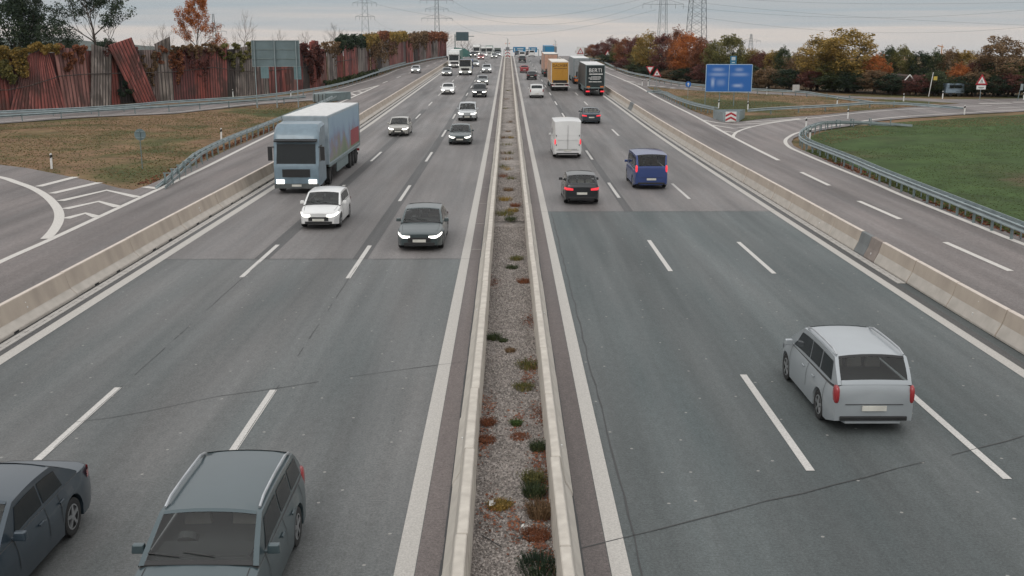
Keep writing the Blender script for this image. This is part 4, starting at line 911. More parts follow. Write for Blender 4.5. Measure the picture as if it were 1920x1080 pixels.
vine('brown creeper draped behind the leaning slabs', 200, 262, 5.6, 6.9, 'maroon', 1100, .35, seed=5)
vine('dark ivy in the gap beside the leaning slab', 222, 250, .5, 3.6, 'dark', 1900, .5, out=.3, drop=.5, seed=6)
vine('brown creeper on the grey slabs right of the leaning one', 268, 300, 3.6, 6.4, 'brown', 1300, .35, drop=2, seed=7)
vine('golden creeper fringe above the maroon panels', 326, 420, 6.0, 6.9, 'brown', 3600, .35, drop=1.2, seed=8)
vine('green creeper hanging before the sign back', 418, 470, 4.8, 6.9, 'olive', 2100, .45, drop=2.6, seed=9)
vine('dark brown creeper mass just right of the sign back', 568, 602, 3.6, 6.4, 'maroon', 3000, .7, .2, drop=3.5, out=.45, seed=10)
vine('dark green ivy ball on top of the jagged wall', 632, 682, 5.7, 7.4, 'dark', 3600, .8, .2, drop=1.3, seed=11)
vine('orange brown creeper over the jagged wall', 684, 706, 5.6, 7.4, 'yellow', 2200, .8, .22, drop=2.2, seed=12)
vine('orange creeper cap in the far half of the wall', 712, 726, 6.4, 7.8, 'rust', 1600, .8, .24, drop=1.6, seed=13)
vine('golden creeper cap in the far half of the wall', 728, 762, 6.0, 7.6, 'yellow', 2800, .85, .24, drop=1.6, seed=14)
vine('brown creeper patches near the far end of the wall', 764, 800, 5.0, 7.4, 'brown', 2400, .8, .26, drop=3, seed=15)
vine('autumn creeper fringe at the far end of the wall', 800, 838, 5.4, 7.2, 'rust', 2200, .9, .28, drop=1.5, seed=16)
vine('hanging dark rust creeper over the red panels left of the sign back', 300, 345, 4.6, 6.7, 'rust', 1500, .4, drop=2.6, seed=18)
vine('dark creeper curtain on the maroon panels', 345, 400, 3.8, 6.4, 'maroon', 900, .3, drop=2.5, seed=19)
vine('olive brown creeper running down the jagged wall', 690, 740, 3.0, 6.6, 'brown', 2200, .5, .2, drop=2.5, out=.5, seed=20)
vine('brown creeper between ivy ball and dark creeper mass', 602, 634, 5.2, 6.6, 'brown', 1000, .45, .18, drop=2.5, out=.4, seed=21)
vine('low dark undergrowth at the foot of the jagged wall', 600, 700, .0, .9, 'green', 2600, .5, .2, out=.8, drop=0, seed=17)

# weeds in the median
def weed(label, u, v, w, h, lm, n=160, dz=.05, seed=1):
    h *= .75; w *= 1.35; n = int(n*1.5)
    x, y = up(u, v, .1); r = random.Random(seed); mb = MB()
    for _ in range(n):
        a = r.uniform(0, 6.28); q = w*.45*r.random()**.6; L = h*r.uniform(.4, 1.1); lean = r.uniform(.1, .7); d = Vector((math.cos(a)*lean, math.sin(a)*lean, 1)).normalized()
        b = Vector((math.cos(a)*q, math.sin(a)*q, -.03)); s_ = Vector((-math.sin(a), math.cos(a), 0))*r.uniform(.003, .008); tip = b+d*L; mid = b+d*L*.55+Vector((0, 0, .02))
        mb.add([b-s_, b+s_, mid+s_*1.3, mid-s_*1.3, tip], [(0, 1, 2, 3), (3, 2, 4)])
        if r.random() < .8: leaves(mb, tip, .03, 2, .013, r)
    me = bpy.data.meshes.new('weed_clump'); me.from_pydata(mb.v, [], mb.f); me.materials.append(LM[lm])
    o = bpy.data.objects.new('weed_clump', me); col.objects.link(o); x = min(max(x, -.56+w*.3), .72-w*.3); o.location = (x, y, G(y)+(.03 if y < 46.4 else .22)); tag(o, label, 'weed', 'weeds in the gravel median')
wd = [(953, 172, .6, .3, 'olive', 'tiny dark weed far up the median'), (950, 188, .7, .3, 'brown', 'tiny brown weed beyond the farthest olive one'), (956, 232, .6, .3, 'brown', 'brown weed on the right half, far median'), (958, 262, .5, .35, 'yellow', 'yellow weed on the right half beside the brown ones'), (955, 292, .6, .35, 'olive', 'olive weed on the right half, mid median'), (944, 336, .6, .35, 'rust', 'rusty weed at the left rim below the olive one'), (958, 340, .5, .3, 'olive', 'olive weed on the right half before the rusty one'), (966, 392, .4, .28, 'rust', 'rusty weed at the right rim near the bright cushion'),
      (946, 206, .7, .25, 'olive', 'farthest low olive weed in the median'), (952, 250, .5, .25, 'brown', 'small brown weed at the far end of the median growth'), (944, 262, .5, .35, 'brown', 'brown weed leaning on the left barrier far out'), (950, 275, .9, .3, 'olive', 'wide olive weed cushion far out in the median'),
      (943, 292, .8, .4, 'brown', 'dense brown weed cluster before the wide olive cushion'), (950, 303, .8, .35, 'brown', 'brown weed nearer than the dense cluster'), (942, 318, .6, .35, 'olive', 'olive weed at the left rim, mid median'), (951, 322, .7, .3, 'yellow', 'yellowish weed beside the olive one, mid median'),
      (953, 362, .5, .28, 'brown', 'brown weed above the bright yellow green cushion'), (947, 380, .65, .32, 'yellow', 'bright yellow green weed cushion'), (946, 408, .75, .35, 'olive', 'olive weed cushion before the bright one'), (960, 402, .5, .3, 'yellow', 'yellow weed next to the olive cushion'), (957, 418, .45, .3, 'green', 'dark weed where the raised gravel ends'),
      (968, 484, .42, .25, 'olive', 'small olive tuft on the lower gravel'), (960, 500, .35, .2, 'green', 'small grey green tuft before the olive one'), (984, 526, .4, .22, 'rust', 'rusty tuft at the right barrier'), (925, 632, .30, .28, 'green', 'grey green weed at the left barrier'), (943, 636, .2, .15, 'green', 'tiny weed right of the grey green one'),
      (957, 655, .2, .16, 'brown', 'tiny dry weed in the middle of the gravel'), (992, 684, .5, .28, 'olive', 'olive brown weed at the right barrier'), (981, 724, .40, .22, 'olive', 'round olive weed in front of the olive brown one'), (915, 790, .28, .2, 'rust', 'dry red brown weed at the left barrier'), (968, 792, .16, .2, 'bright', 'fresh green sprig in the gravel'),
      (910, 822, .30, .16, 'rust', 'leafy rust weed at the left barrier'), (975, 815, .34, .12, 'rust', 'flat rust weed right of the middle'), (1010, 838, .26, .3, 'green', 'green stalks at the right barrier'), (1000, 900, .3, .35, 'olive', 'taller dry stalks at the right barrier'), (1002, 925, .28, .4, 'green', 'grey green thistle at the right barrier'),
      (937, 944, .34, .18, 'yellow', 'yellow green tuft around the white litter'), (1012, 962, .34, .42, 'brown', 'tall brown dead weed at the right barrier'), (1005, 1000, .36, .2, 'rust', 'rust weed with leaves near the dark shard'), (1022, 1062, .55, .34, 'dark', 'dark bushy weed at the bottom edge of the picture')]
for i, (u, v, w, h, lm, lb) in enumerate(wd): weed(lb, u, v, w, h, lm, 70 if v < 350 else 190 if v < 900 else 320, seed=i+5)
# litter
x, y = up(918, 1016, .05); o = MB().tube([(-.14, .22, .03), (0, .02, .05), (.20, -.20, .03)], .008, 5).obj('stick', BLACK); o.location = (x, y, .03); tag(o, 'thin black rod lying on the gravel', 'rod')
x, y = up(985, 1009, .05); o = MB().prism([(-.15, -.03), (.13, .0), (.16, .05), (-.05, .045)], 0, .012, M=Matrix.Rotation(R(-75), 4, 'X')).obj('plastic_shard', mat('shard', (.04, .06, .06), .4)); o.location = (x, y, .07); tag(o, 'dark flat shard on rust leaves in the median', 'debris')
x, y = up(925, 947, .08); mb = MB(); leaves(mb, Vector((0, 0, .08)), .06, 10, .06, random.Random(4)); o = mb.obj('crumpled_paper', WHITE); o.location = (x, y, .05); tag(o, 'crumpled white paper in a weed tuft', 'litter')
x, y = up(983, 988, .08); mb = MB(); leaves(mb, Vector((0, 0, .03)), .045, 8, .05, random.Random(6)); o = mb.obj('crumpled_paper', WHITE); o.location = (x, y, .05); tag(o, 'small pale scrap of paper near the dark shard', 'litter')

# grass tufts and leaves along guardrails
def inpoly(x, y, P):
    c = False
    for i in range(len(P)):
        (x1, y1), (x2, y2) = P[i], P[i-1]
        if (y1 > y) != (y2 > y) and x < (x2-x1)*(y-y1)/(y2-y1)+x1: c = not c
    return c
def tufts(name, label, P, n, lm, size, dz, seed, near=True):
    r = random.Random(seed); mb = MB(); xs_ = [p[0] for p in P]; ys_ = [p[1] for p in P]; k = 0; tr = 0
    while k < n and tr < n*20:
        tr += 1; x = r.uniform(min(xs_), max(xs_)); y = r.uniform(min(ys_), max(ys_))
        if noise.noise(Vector((x*.12, y*.12, seed))) < -.15 or not inpoly(x, y, P): continue
        k += 1; z = G(y)+dz
        for _ in range(3):
            a = r.uniform(0, 6.28); s_ = size*r.uniform(.5, 1.4); d = Vector((math.cos(a), math.sin(a), 0)); b = Vector((x, y, z))
            mb.add([b-d*s_*.5, b+d*s_*.5, b+d*s_*.35+Vector((d.y, -d.x, 0))*s_*.4+Vector((0, 0, s_*.45)), b-d*s_*.3+Vector((d.y, -d.x, 0))*s_*.3+Vector((0, 0, s_*.35))], [(0, 1, 2, 3)])
    me = bpy.data.meshes.new(name); me.from_pydata(mb.v, [], mb.f); me.materials.append(LM[lm] if lm in LM else lm); o = bpy.data.objects.new(name, me); col.objects.link(o); tag(o, label, kind='stuff')
fieldP = ups([(1980, 470), (1925, 436), (1840, 405), (1740, 366), (1640, 326), (1560, 292), (1520, 272), (1513, 262), (1520, 254), (1545, 246), (1600, 238), (1660, 230), (1720, 226), (1820, 220), (1980, 214)])
GR1 = leaf_mat('grass_green', (.080, .095, .038), (.110, .140, .050), (.16, .18, .07), .6); GR2 = leaf_mat('grass_dry', (.17, .125, .065), (.27, .19, .105), (.36, .26, .15), .6)
tufts('grass_tufts', 'uneven green grass of the field inside the bend', fieldP, 9000, GR1, .065, -.06, 1); bandP = ups([(1520, 256), (1545, 248), (1600, 240), (1660, 231), (1720, 227), (1820, 221), (1980, 215), (1980, 232), (1820, 236), (1700, 246), (1620, 256), (1560, 268)]); tufts('dry_grass_tufts', 'dry brown grass band at the far edge of the green field', bandP, 3000, GR2, .08, -.06, 2)
leftP = ups([(-20, 306), (50, 313), (100, 322), (187, 340), (250, 353), (280, 343), (350, 314), (425, 279), (519, 240), (600, 206), (575, 190), (480, 198), (325, 214), (150, 222), (-20, 233)])
tufts('grass_tufts', 'patchy green grass of the brown meadow on the left', leftP, 5000, GR1, .075, -.1, 3); tufts('dry_grass_tufts', 'dry tan grass of the brown meadow on the left', leftP, 8000, GR2, .08, -.1, 4)
islP = ups(R_ISL); tufts('dry_grass_tufts', 'dry grass of the island under the blue sign', islP, 3000, GR2, .09, -.01, 5); tufts('grass_tufts', 'green grass of the island under the blue sign', islP, 2200, GR1, .09, -.01, 6)
def along(pix, w, off):
    C = [Vector(p) for p in smooth(ups(pix))]; A, B = [], []
    for i, p in enumerate(C):
        t_ = (C[min(i+1, len(C)-1)]-C[max(i-1, 0)]).normalized(); nn = Vector((-t_.y, t_.x)); A.append(tuple(p+nn*(off+w/2))); B.append(tuple(p+nn*(off-w/2)))
    return A+B[::-1]
tufts('fallen_leaves', 'rust leaves along the verge below the dipping guardrail', along([(285, 343), (350, 314), (425, 279), (519, 240), (600, 206)], .8, .5), 1500, LITTER, .10, -.06, 7)
tufts('fallen_leaves', 'rust leaves and dry weeds below the curved guardrail', along([(1505, 281), (1540, 296), (1640, 336), (1740, 378), (1840, 418), (1920, 446), (1990, 470)], .7, .3), 1500, LITTER, .09, -.04, 8)
tufts('weed_strip', 'green brown weeds below the curved guardrail', along([(1505, 281), (1540, 296), (1640, 336), (1740, 378), (1840, 418), (1920, 446), (1990, 470)], 1.1, .7), 1500, GR1, .14, -.04, 9)

# hills far left
hb = MB(); r = random.Random(5); rows = []
for i in range(61):
    u = -200+i*13; Yh = 2300; top = 79-12*math.exp(-((u-60)/90)**2)+8*max(0, (u-200)/90)+3*noise.noise(Vector((u*.02, 0, 0)))+1.2*noise.noise(Vector((u*.09, 3, 0)))
    p = aty(u, min(top, 110), Yh); rows.append([Vector((p.x*.97, Yh-700, G(Yh-700)-3)), Vector((p.x*.99, Yh-300, (p.z+G(Yh))*.5+5)), Vector((p.x, Yh, p.z)), Vector((p.x*1.1, Yh+900, G(Yh+900)-5))])
hb.loft(rows, caps=False, close=False); o = hb.obj('hills', mat('wooded_hill', (.045, .055, .040), .95, scale=.01, c2=(.03, .04, .03)), smooth=60); o['kind'] = 'structure'

# ------------------------------------------------------------------ pylons, wires, crane, houses
PYL = mat('pylon_steel', (.21, .24, .255), .6, .2); PYL_D = mat('pylon_dark', (.10, .12, .13), .6, .2)
def pylon(label, u, Y, wpx_base, wpx_top, vtop, arms, m=PYL, cell=1.15, bar=.10, vb_=95):
    """wpx_base: width at photo row vb_, wpx_top at vtop; arms: (v, left px, right px)"""
    k = Y/F*1.03; x0 = aty(u, 80, Y).x; t = thing('pylon', label, 'pylon', (x0, Y, G(Y)), R(8)); z0 = G(Y)
    zt = zat(vtop, Y)-z0; zb = zat(vb_, Y)-z0; wt = wpx_top*k; wb = wpx_base*k
    wid = lambda z: max(.3, wb+(wt-wb)*(z-zb)/(zt-zb)); mb = MB()
    for sx in (-1, 1):
        for sy in (-1, 1): mb.tube([(sx*wid(0)/2, sy*wid(0)/2, 0), (sx*wid(zt)/2, sy*wid(zt)/2, zt)], bar*1.3, 4)
    z = 0
    while z < zt-.5:
        h = max(.8, wid(z)*cell); z2 = min(z+h, zt); a, b = wid(z)/2, wid(z2)/2
        for s in (-1, 1):
            for q in (-1, 1):
                mb.tube([(-q*a, s*a, z), (q*b, s*b, z2)], bar*.7, 3, cap=False); mb.tube([(s*a, -q*a, z), (s*b, q*b, z2)], bar*.7, 3, cap=False)
        z = z2
    mb.obj('lattice_mast', m, t)
    ends = []
    for v, l, r_ in arms:
        z = zat(v, Y)-z0; a = MB(); w = wid(z)/2
        for s, ln_ in ((-1, l), (1, r_)):
            if not ln_: continue
            L = ln_*k; a.tube([(0, -w, z), (s*L, 0, z)], bar, 3); a.tube([(0, w, z), (s*L, 0, z)], bar, 3); a.tube([(s*w*.8, 0, z+L*.24), (s*L, 0, z+.1)], bar, 3)
            for q in (.3, .55, .8): a.tube([(s*L*q, -w*(1-q), z), (s*L*q, 0, z+L*.24*(1-q))], bar*.6, 3)
        a.obj('cross_arm', m, t)
        for s, ln_ in ((-1, l), (1, r_)):
            if not ln_: continue
            L = ln_*k
            for q in (1, .6): MB().tube([(s*L*q, 0, z), (s*L*q, 0, z-2.4)], bar*1.1, 4).obj('insulator', m, t)
    return t
pylon('lattice pylon with two cross arms standing left of centre above the wall', 686, 800, 15, 6, -30, [(5.5, 20.5, 20.5), (31, 16.5, 16.5)])
pylon('pylon with three wide cross arms above the far end of the wall', 820, 900, 9.5, 4.5, -25, [(1, 29, 29), (17, 20, 20), (34.5, 27, 27)])
pylon('pylon with one wide cross arm above the red brown trees', 1241.5, 620, 15.5, 9, -30, [(8, 37, 37), (-22, 30, 30)], bar=.085)
pylon('broad dark lattice tower cut off by the top of the picture', 1305, 360, 31, 20, -40, [], m=PYL_D, cell=.55, bar=.075)
pylon('small faint pylon with a pointed top far behind the right trees', 1408, 1500, 7.5, 2, 64, [(77, 18, 18)], bar=.16)
pylon('small pale pylon behind the orange tree', 403, 1100, 7, 2.5, 26, [(47, 16, 18), (59, 20, 21), (71.5, 18, 22)], bar=.12)
WIRE = mat('wire', (.10, .11, .12), .6)
def wire(label, a, m_, b, Ya, Yb, r=.035):
    A, B = aty(*a, Ya), aty(*b, Yb); Ym = (Ya+Yb)/2; Mm = aty(*m_, Ym); C = Mm*2-(A+B)/2
    P = [A*(1-t)**2+C*2*t*(1-t)+B*t*t for t in [i/24 for i in range(25)]]
    o0 = A.copy(); mb = MB().tube([p-o0 for p in P], [r*(p.y/500) for p in P], 4); o = mb.obj('power_line', WIRE); o.location = o0; tag(o, label, 'power line', 'overhead power lines')
wire('power line dipping over the centre from the three armed pylon', (848, 36), (960, 66), (1231, 18), 900, 620); wire('power line above the first one over the centre', (850, 2), (985, 33), (1278, -22), 900, 620)
wire('thin power line crossing above the orange lorry', (840, 20), (1010, 46), (1204, 9), 900, 620)
wire('power line leaving the right pylon and rising to the upper right corner', (1277, 12), (1620, 33), (2000, 10), 620, 500); wire('sagging power line in the middle of the right sky', (1275, 0), (1560, 28), (2000, 50), 620, 500)
wire('lowest sagging power line above the golden trees', (1300, 30), (1640, 61), (2000, 42), 620, 520); wire('topmost power line in the right sky', (1380, -2), (1640, 7), (2000, 2), 600, 500)
wire('power line rising from the left pylon past the gantry sign', (702, 36), (760, 62), (848, 62), 800, 900)
wire('power line running out of the picture above the left pylon', (706, 8), (760, 20), (850, 36), 800, 900)
# crane
Y = 900; p = aty(1766, 92, Y); t = thing('crane', 'tiny orange construction crane above the right trees', 'crane', (p.x, Y, G(Y))); hz = zat(86, Y)-G(Y); OR = mat('crane_orange', (.55, .24, .06), .6)
MB().tube([(0, 0, 0), (0, 0, hz)], .45, 4).obj('mast', OR, t); MB().tube([(1.5, 0, hz-1), (-3.8, 0, hz+.2)], .35, 4).tube([(0, 0, hz), (0, 0, hz+1.2)], .2, 4).obj('jib', OR, t)
def house(label, u0, u1, vroof, veave, vb_, Y, wm, rm, gable=True):
    a, b = aty(u0, 100, Y), aty(u1, 100, Y); w = b.x-a.x; zr, ze = zat(vroof, Y)-G(Y), zat(veave, Y)-G(Y); t = thing('house', label, 'house', ((a.x+b.x)/2, Y, G(Y)))
    MB().box((0, 3, ze/2), (w, 6, ze)).obj('wall', wm, t)
    if gable: MB().prism([(-w*.58, ze-.1), (w*.58, ze-.1), (0, zr)], -.6, 6.6).obj('roof', rm, t); MB().tube([(-w*.58, -.7, ze-.1), (0, -.7, zr)], .08, 4).tube([(w*.58, -.7, ze-.1), (0, -.7, zr)], .08, 4).obj('barge_board', WHITE, t)
    else: MB().add([(-w*.54, -.7, ze), (w*.54, -.7, ze), (w*.5, 3, zr), (-w*.5, 3, zr), (-w*.54, 6.7, ze), (w*.54, 6.7, ze)], [(0, 1, 2, 3), (3, 2, 5, 4)]).obj('roof', rm, t)
    for q in (-.25, .25): MB().box((w*q, -.03, ze*.55), (w*.16, .08, ze*.35)).obj('window', GLASS, t)
house('small gabled house with white barge boards among the right trees', 1698, 1714, 140, 150, 180, 146, mat('brick_wall', (.16, .09, .06), .9), mat('dark_roof', (.09, .06, .05), .85))
house('long low dark roofed house behind the maroon shrubs', 1738, 1776, 143, 158, 180, 149, mat('plaster_brown', (.11, .09, .08), .9), mat('grey_roof', (.075, .068, .066), .85), False)
house('distant pale yellow building behind the trees right of the blue sign', 1476, 1498, 110, 114, 130, 330, mat('yellow_wall', (.50, .40, .16), .9), mat('pale_roof', (.34, .33, .32), .85), False)
p = up(1786, 179.5); t = thing('caravan', 'pale blue grey caravan parked behind the far road', 'caravan', (p[0], p[1], G(p[1])))
MB().box((0, 0, 1.0), (2.6, 1.6, 1.3), taper=(.9, .9)).obj('body', mat('caravan_blue', (.22, .29, .36), .5), t, bevel=.12); MB().box((0, -.81, 1.25), (1.6, .04, .4)).obj('window', GLASS, t)
for s in (-.6, .6): MB().tube([(s, -.7, .3), (s, -.5, .3)], .3, 14).obj('wheel', TYRE, t)
p = up(1741, 181); t = thing('flag_pole', 'pale slanted pole with a small yellow flag by the low house', 'flag', (p[0], p[1], G(p[1]))); MB().tube([(0, 0, 0), (.35, 0, 3.2)], .05, 5).obj('pole', WHITE, t); MB().box((.7, 0, 2.4), (.5, .03, .5)).obj('flag', mat('flag_yellow', (.55, .42, .08), .7), t)
#VEHICLES
# ------------------------------------------------------------------ vehicles
KINDS = {
 'hatch': dict(L=4.15, W=1.79, H=1.48, wb=(.82, 3.36), r=.315, cl=.20, deck=[(0, .68), (.08, .735), (.35, .80), (1.15, .93)], belt=(.93, 1.00), cowl=1.05, rf=1.80, rr=3.55, tail=4.05, rw=.74),
 'sedan': dict(L=4.72, W=1.84, H=1.45, wb=(.88, 3.72), r=.33, cl=.19, deck=[(0, .65), (.08, .70), (.40, .78), (1.35, .92)], belt=(.92, .98), cowl=1.30, rf=2.05, rr=3.40, tail=4.12, rw=.72),
 'estate': dict(L=4.75, W=1.84, H=1.49, wb=(.90, 3.74), r=.33, cl=.19, deck=[(0, .66), (.08, .71), (.40, .79), (1.35, .93)], belt=(.93, 1.00), cowl=1.28, rf=2.02, rr=4.25, tail=4.66, rw=.74),
 'suv': dict(L=4.60, W=1.88, H=1.70, wb=(.88, 3.60), r=.365, cl=.28, deck=[(0, .80), (.08, .87), (.35, .95), (1.2, 1.07)], belt=(1.07, 1.12), cowl=1.15, rf=1.82, rr=4.10, tail=4.50, rw=.77),
 'mpv': dict(L=4.55, W=1.84, H=1.66, wb=(.86, 3.60), r=.33, cl=.20, deck=[(0, .72), (.08, .78), (.35, .88), (.95, 1.02)], belt=(1.02, 1.06), cowl=.85, rf=1.80, rr=4.10, tail=4.48, rw=.76),
 'bus': dict(L=4.90, W=1.92, H=1.97, wb=(.92, 3.92), r=.345, cl=.22, deck=[(0, .80), (.08, .88), (.30, .99), (.85, 1.14)], belt=(1.14, 1.16), cowl=.78, rf=1.55, rr=4.68, tail=4.87, rw=.86),
 'van': dict(L=5.90, W=2.02, H=2.62, wb=(1.0, 4.55), r=.36, cl=.24, deck=[(0, .66), (.08, .88), (.32, 1.06), (.95, 1.26)], belt=(1.26, 1.26), cowl=.90, rf=1.70, rr=5.78, tail=5.89, rw=.88, solid=True),
}
def lerp_tab(T, s):
    if s <= T[0][0]: return T[0][1]
    for (a, b), (c, d) in zip(T, T[1:]):
        if s <= c: return b+(d-b)*(s-a)/(c-a)
    return T[-1][1]
def paint(name, c, rough=.32, metal=.3): return mat('paint_'+name, c, rough, metal, var=.05, scale=1.2, coat=.55)
def ellip(name, m, parent, c, rad, rz=0.0, rx=0.0):
    mb = MB(); n, k = 14, 8; M = Matrix.Rotation(rz, 3, 'Z') @ Matrix.Rotation(rx, 3, 'X'); secs = []
    for j in range(1, k):
        ph = -math.pi/2+math.pi*j/k; f = lambda v: math.copysign(abs(v)**.75, v)
        secs.append([M @ Vector((f(math.cos(ph))*f(math.cos(i*2*math.pi/n))*rad[0], f(math.cos(ph))*f(math.sin(i*2*math.pi/n))*rad[1], f(math.sin(ph))*rad[2]))+Vector(c) for i in range(n)])
    mb.loft(secs); return mb.obj(name, m, parent, smooth=50)
WHEEL = {}
CLEAR, NC, LC, _b = new_mat('window_glass'); NC.remove(_b); MATS['window_glass'] = CLEAR
tr_ = NC.new('ShaderNodeBsdfTransparent'); tr_.inputs[0].default_value = (.72, .77, .76, 1); gl_ = NC.new('ShaderNodeBsdfGlossy'); gl_.inputs['Roughness'].default_value = .03; fr_ = NC.new('ShaderNodeFresnel'); fr_.inputs[0].default_value = 1.55
mm_ = NC.new('ShaderNodeMixShader'); LC.new(fr_.outputs[0], mm_.inputs[0]); LC.new(tr_.outputs[0], mm_.inputs[1]); LC.new(gl_.outputs[0], mm_.inputs[2]); LC.new(mm_.outputs[0], NC['Material Output'].inputs[0])
SEAT = mat('seat_fabric', (.38, .35, .31), .9); DASH = mat('dashboard', (.07, .07, .07), .8)
def wheel_meshes(r, detail):
    if (r, detail) in WHEEL: return WHEEL[(r, detail)]
    n = 28; ty = MB(); secs = []
    for xx, q in ((-.10, .66), (-.11, .86), (-.10, .97), (-.06, 1), (.06, 1), (.10, .97), (.11, .86), (.10, .66)): secs.append([Vector((xx, math.cos(k*2*math.pi/n)*r*q, math.sin(k*2*math.pi/n)*r*q)) for k in range(n)])
    ty.loft(secs, caps=False); rm = MB(); rm.tube([(-.085, 0, 0), (.085, 0, 0)], r*.64, 24, m=1)
    if detail > 1:
        for s in (-1, 1):
            for k in range(5):
                a = k*2*math.pi/5; M = Matrix.Rotation(a, 3, 'X'); rm.box(Vector((s*.094, 0, 0))+M @ Vector((0, 0, r*.34)), (.02, .06, r*.6), M=M)
            rm.tube([(s*.085, 0, 0), (s*.105, 0, 0)], r*.14, 12)
            for k in range(24):
                a0, a1 = k*2*math.pi/24, (k+1)*2*math.pi/24
                rm.add([Vector((s*.10, math.cos(a)*q, math.sin(a)*q)) for a in (a0, a1) for q in (r*.58, r*.66)], [(0, 1, 3, 2)])
    WHEEL[(r, detail)] = (ty.mesh('tyre', TYRE, 40), rm.mesh('rim', [RIM, BLACK])); return WHEEL[(r, detail)]
def car(label, x, ynear, kind, pm, rev=False, lit=True, detail=2, group='cars on the carriageway', name='car', cat='car', rails=False, tint=None, dx=0.0, yaw=0.0):
    """ynear: distance of the bumper nearest the camera. rev: we see its tail"""
    K = KINDS[kind]; L, W, Hh = K['L'], K['W'], K['H']; r0 = K['r']; yc = ynear+L/2
    t = thing(name, label, cat, (x, yc, G(yc)+.012), (math.pi if rev else 0)+yaw, group)
    sl = math.atan((G(yc+1.5)-G(yc-1.5))/3); t.rotation_euler = (sl*(-1 if rev else 1), 0, t.rotation_euler.z)
    tail_z = K['belt'][1]; cl = K['cl']; AR = r0+.055
    end_z = tail_z if kind in ('sedan',) else tail_z-.02
    deck = K['deck']+[(K['cowl']+.1, K['belt'][0]), (K['tail'], tail_z), (L-.10, end_z-.03), (L-.02, end_z-.12), (L, .62)]
    deck = sorted(set(deck))
    def wid(s):
        q = W/2
        if s < .9: q *= 1-.20*((.9-s)/.9)**2.6-.02*((.9-s)/.9)
        if s > L-.6: q *= 1-.11*((s-L+.6)/.6)**2.4
        return q
    def arch(s):
        for c in K['wb']:
            if abs(s-c) < AR: return r0*.98+math.sqrt(AR*AR-(s-c)**2)
        e = 0
        if s < .3: e = .06*(1-s/.3)
        if s > L-.35: e = .10*(1-(L-s)/.35)
        return cl+e
    st = {0, .03, .10, .2, .35, .5, L-.02, L-.06, L-.12, L-.2, L-.35, L-.5, K['cowl'], K['tail']}
    for c in K['wb']:
        for k in range(-8, 9): st.add(c+AR*math.sin(k/8*math.pi/2)*.9999)
        st.add(c-AR-.002); st.add(c+AR+.002)
    k = .7
    while k < L-.6: st.add(k); k += .22
    st = sorted(s for s in st if 0 <= s <= L); st = [s for i, s in enumerate(st) if i == 0 or s-st[i-1] > .0015]
    secs = []
    for s in st:
        w = wid(s); z0 = arch(s); dk = lerp_tab(deck, s); za = max(cl+.22, z0+.01); za = min(za, dk-.05)
        sh = max(za+.02, dk-.20); fl = cl+.03
        half = [(w-.24, min(fl+.0, z0)), (w-.24, z0), (w*.985, z0), (w, za), (w*1.0, (za+sh)/2), (w*.985, sh), (w*.93, dk-.03), (w*.80, dk+.012), (w*.45, dk+.03)]
        ring = [Vector((a, s-L/2, b)) for a, b in half]+[Vector((0, s-L/2, dk+.036))]+[Vector((-a, s-L/2, b)) for a, b in reversed(half)]
        secs.append(ring)
    see = detail > 1 and kind not in ('van',)
    body = MB(); body.loft(secs)
    if see:
        for i in range(len(secs)-1):
            if st[i] >= K['cowl']-.001 and st[i+1] <= K['tail']+.001:
                for k in (6, 7, 8, 9, 10, 11): body.m[i*19+k] = 1
    # cabin
    c0, rf, rr, tl = K['cowl'], K['rf'], K['rr'], K['tail']
    bz = lambda s: K['belt'][0]+(K['belt'][1]-K['belt'][0])*max(0, min(1, (s-c0)/(tl-c0)))
    def roofz(s):
        mid = (rf+rr)/2
        crown = Hh-.035*((s-mid)/((rr-rf)/2))**2 if rf <= s <= rr else Hh-.035
        if s < rf: f_ = (s-c0)/(rf-c0); return bz(s)+.01+(Hh-.035-bz(s)-.01)*(f_**.92)
        if s > rr: f_ = (tl-s)/(tl-rr); return bz(s)+.01+(Hh-.035-bz(s)-.01)*(f_**.85)
        return crown
    def side(s, q): # q 0 belt .. 1 roof edge
        w = wid(s); rz_ = roofz(s); f_ = (rz_-bz(s))/(Hh-bz(s)); wr = w*.93+(w*(K['rw']+.07)-w*.93)*f_
        return Vector((w*.925+(wr-w*.925)*q, s-L/2, bz(s)-.02+(rz_-.05*f_-bz(s)+.02)*q))
    def topc(s, q): # q -1..1 across the roof
        e_ = side(s, 1); a = abs(q); z = e_.z+(roofz(s)+.012-e_.z)*(1-a**2.2); return Vector((e_.x*q, s-L/2, z))
    cs = sorted({c0, c0+.02, rf, rr, tl-.01, tl}|{c0+(rf-c0)*k/5 for k in range(6)}|{rf+(rr-rf)*k/8 for k in range(9)}|{rr+(tl-rr)*k/4 for k in range(5)})
    cab = []
    for s in cs:
        right = [side(s, q) for q in (0, .33, .66, 1)]; top = [topc(s, q) for q in (.9, .6, .3, 0, -.3, -.6, -.9)]; left = [Vector((-p.x, p.y, p.z)) for p in reversed(right)]
        cab.append(right+top+left)
    f0 = len(body.f); body.loft(cab)
    if see:
        keep = []
        for i in range(len(cs)-1):
            for k in range(15): # ring: 4 + 7 + 4 points; spans 4..9 lie between the pillars
                cut = 4 <= k <= 9 and (cs[i+1] <= rf+.001 or cs[i] >= rr-.001)
                keep.append(not cut and k != 14)
        keep += [False, False]
        fs_, ms_ = body.f[f0:], body.m[f0:]; body.f = body.f[:f0]+[f for f, q in zip(fs_, keep) if q]; body.m = body.m[:f0]+[m for m, q in zip(ms_, keep) if q]
        it = MB(); zb_ = K['belt'][0]; it.box((0, c0+.42-L/2, zb_+.02), (W*.74, .42, .10)); it.tube([(-.36, c0+.70-L/2, zb_+.03), (-.36, c0+.78-L/2, zb_+.10)], .15, 14); it.obj('dashboard', DASH, t)
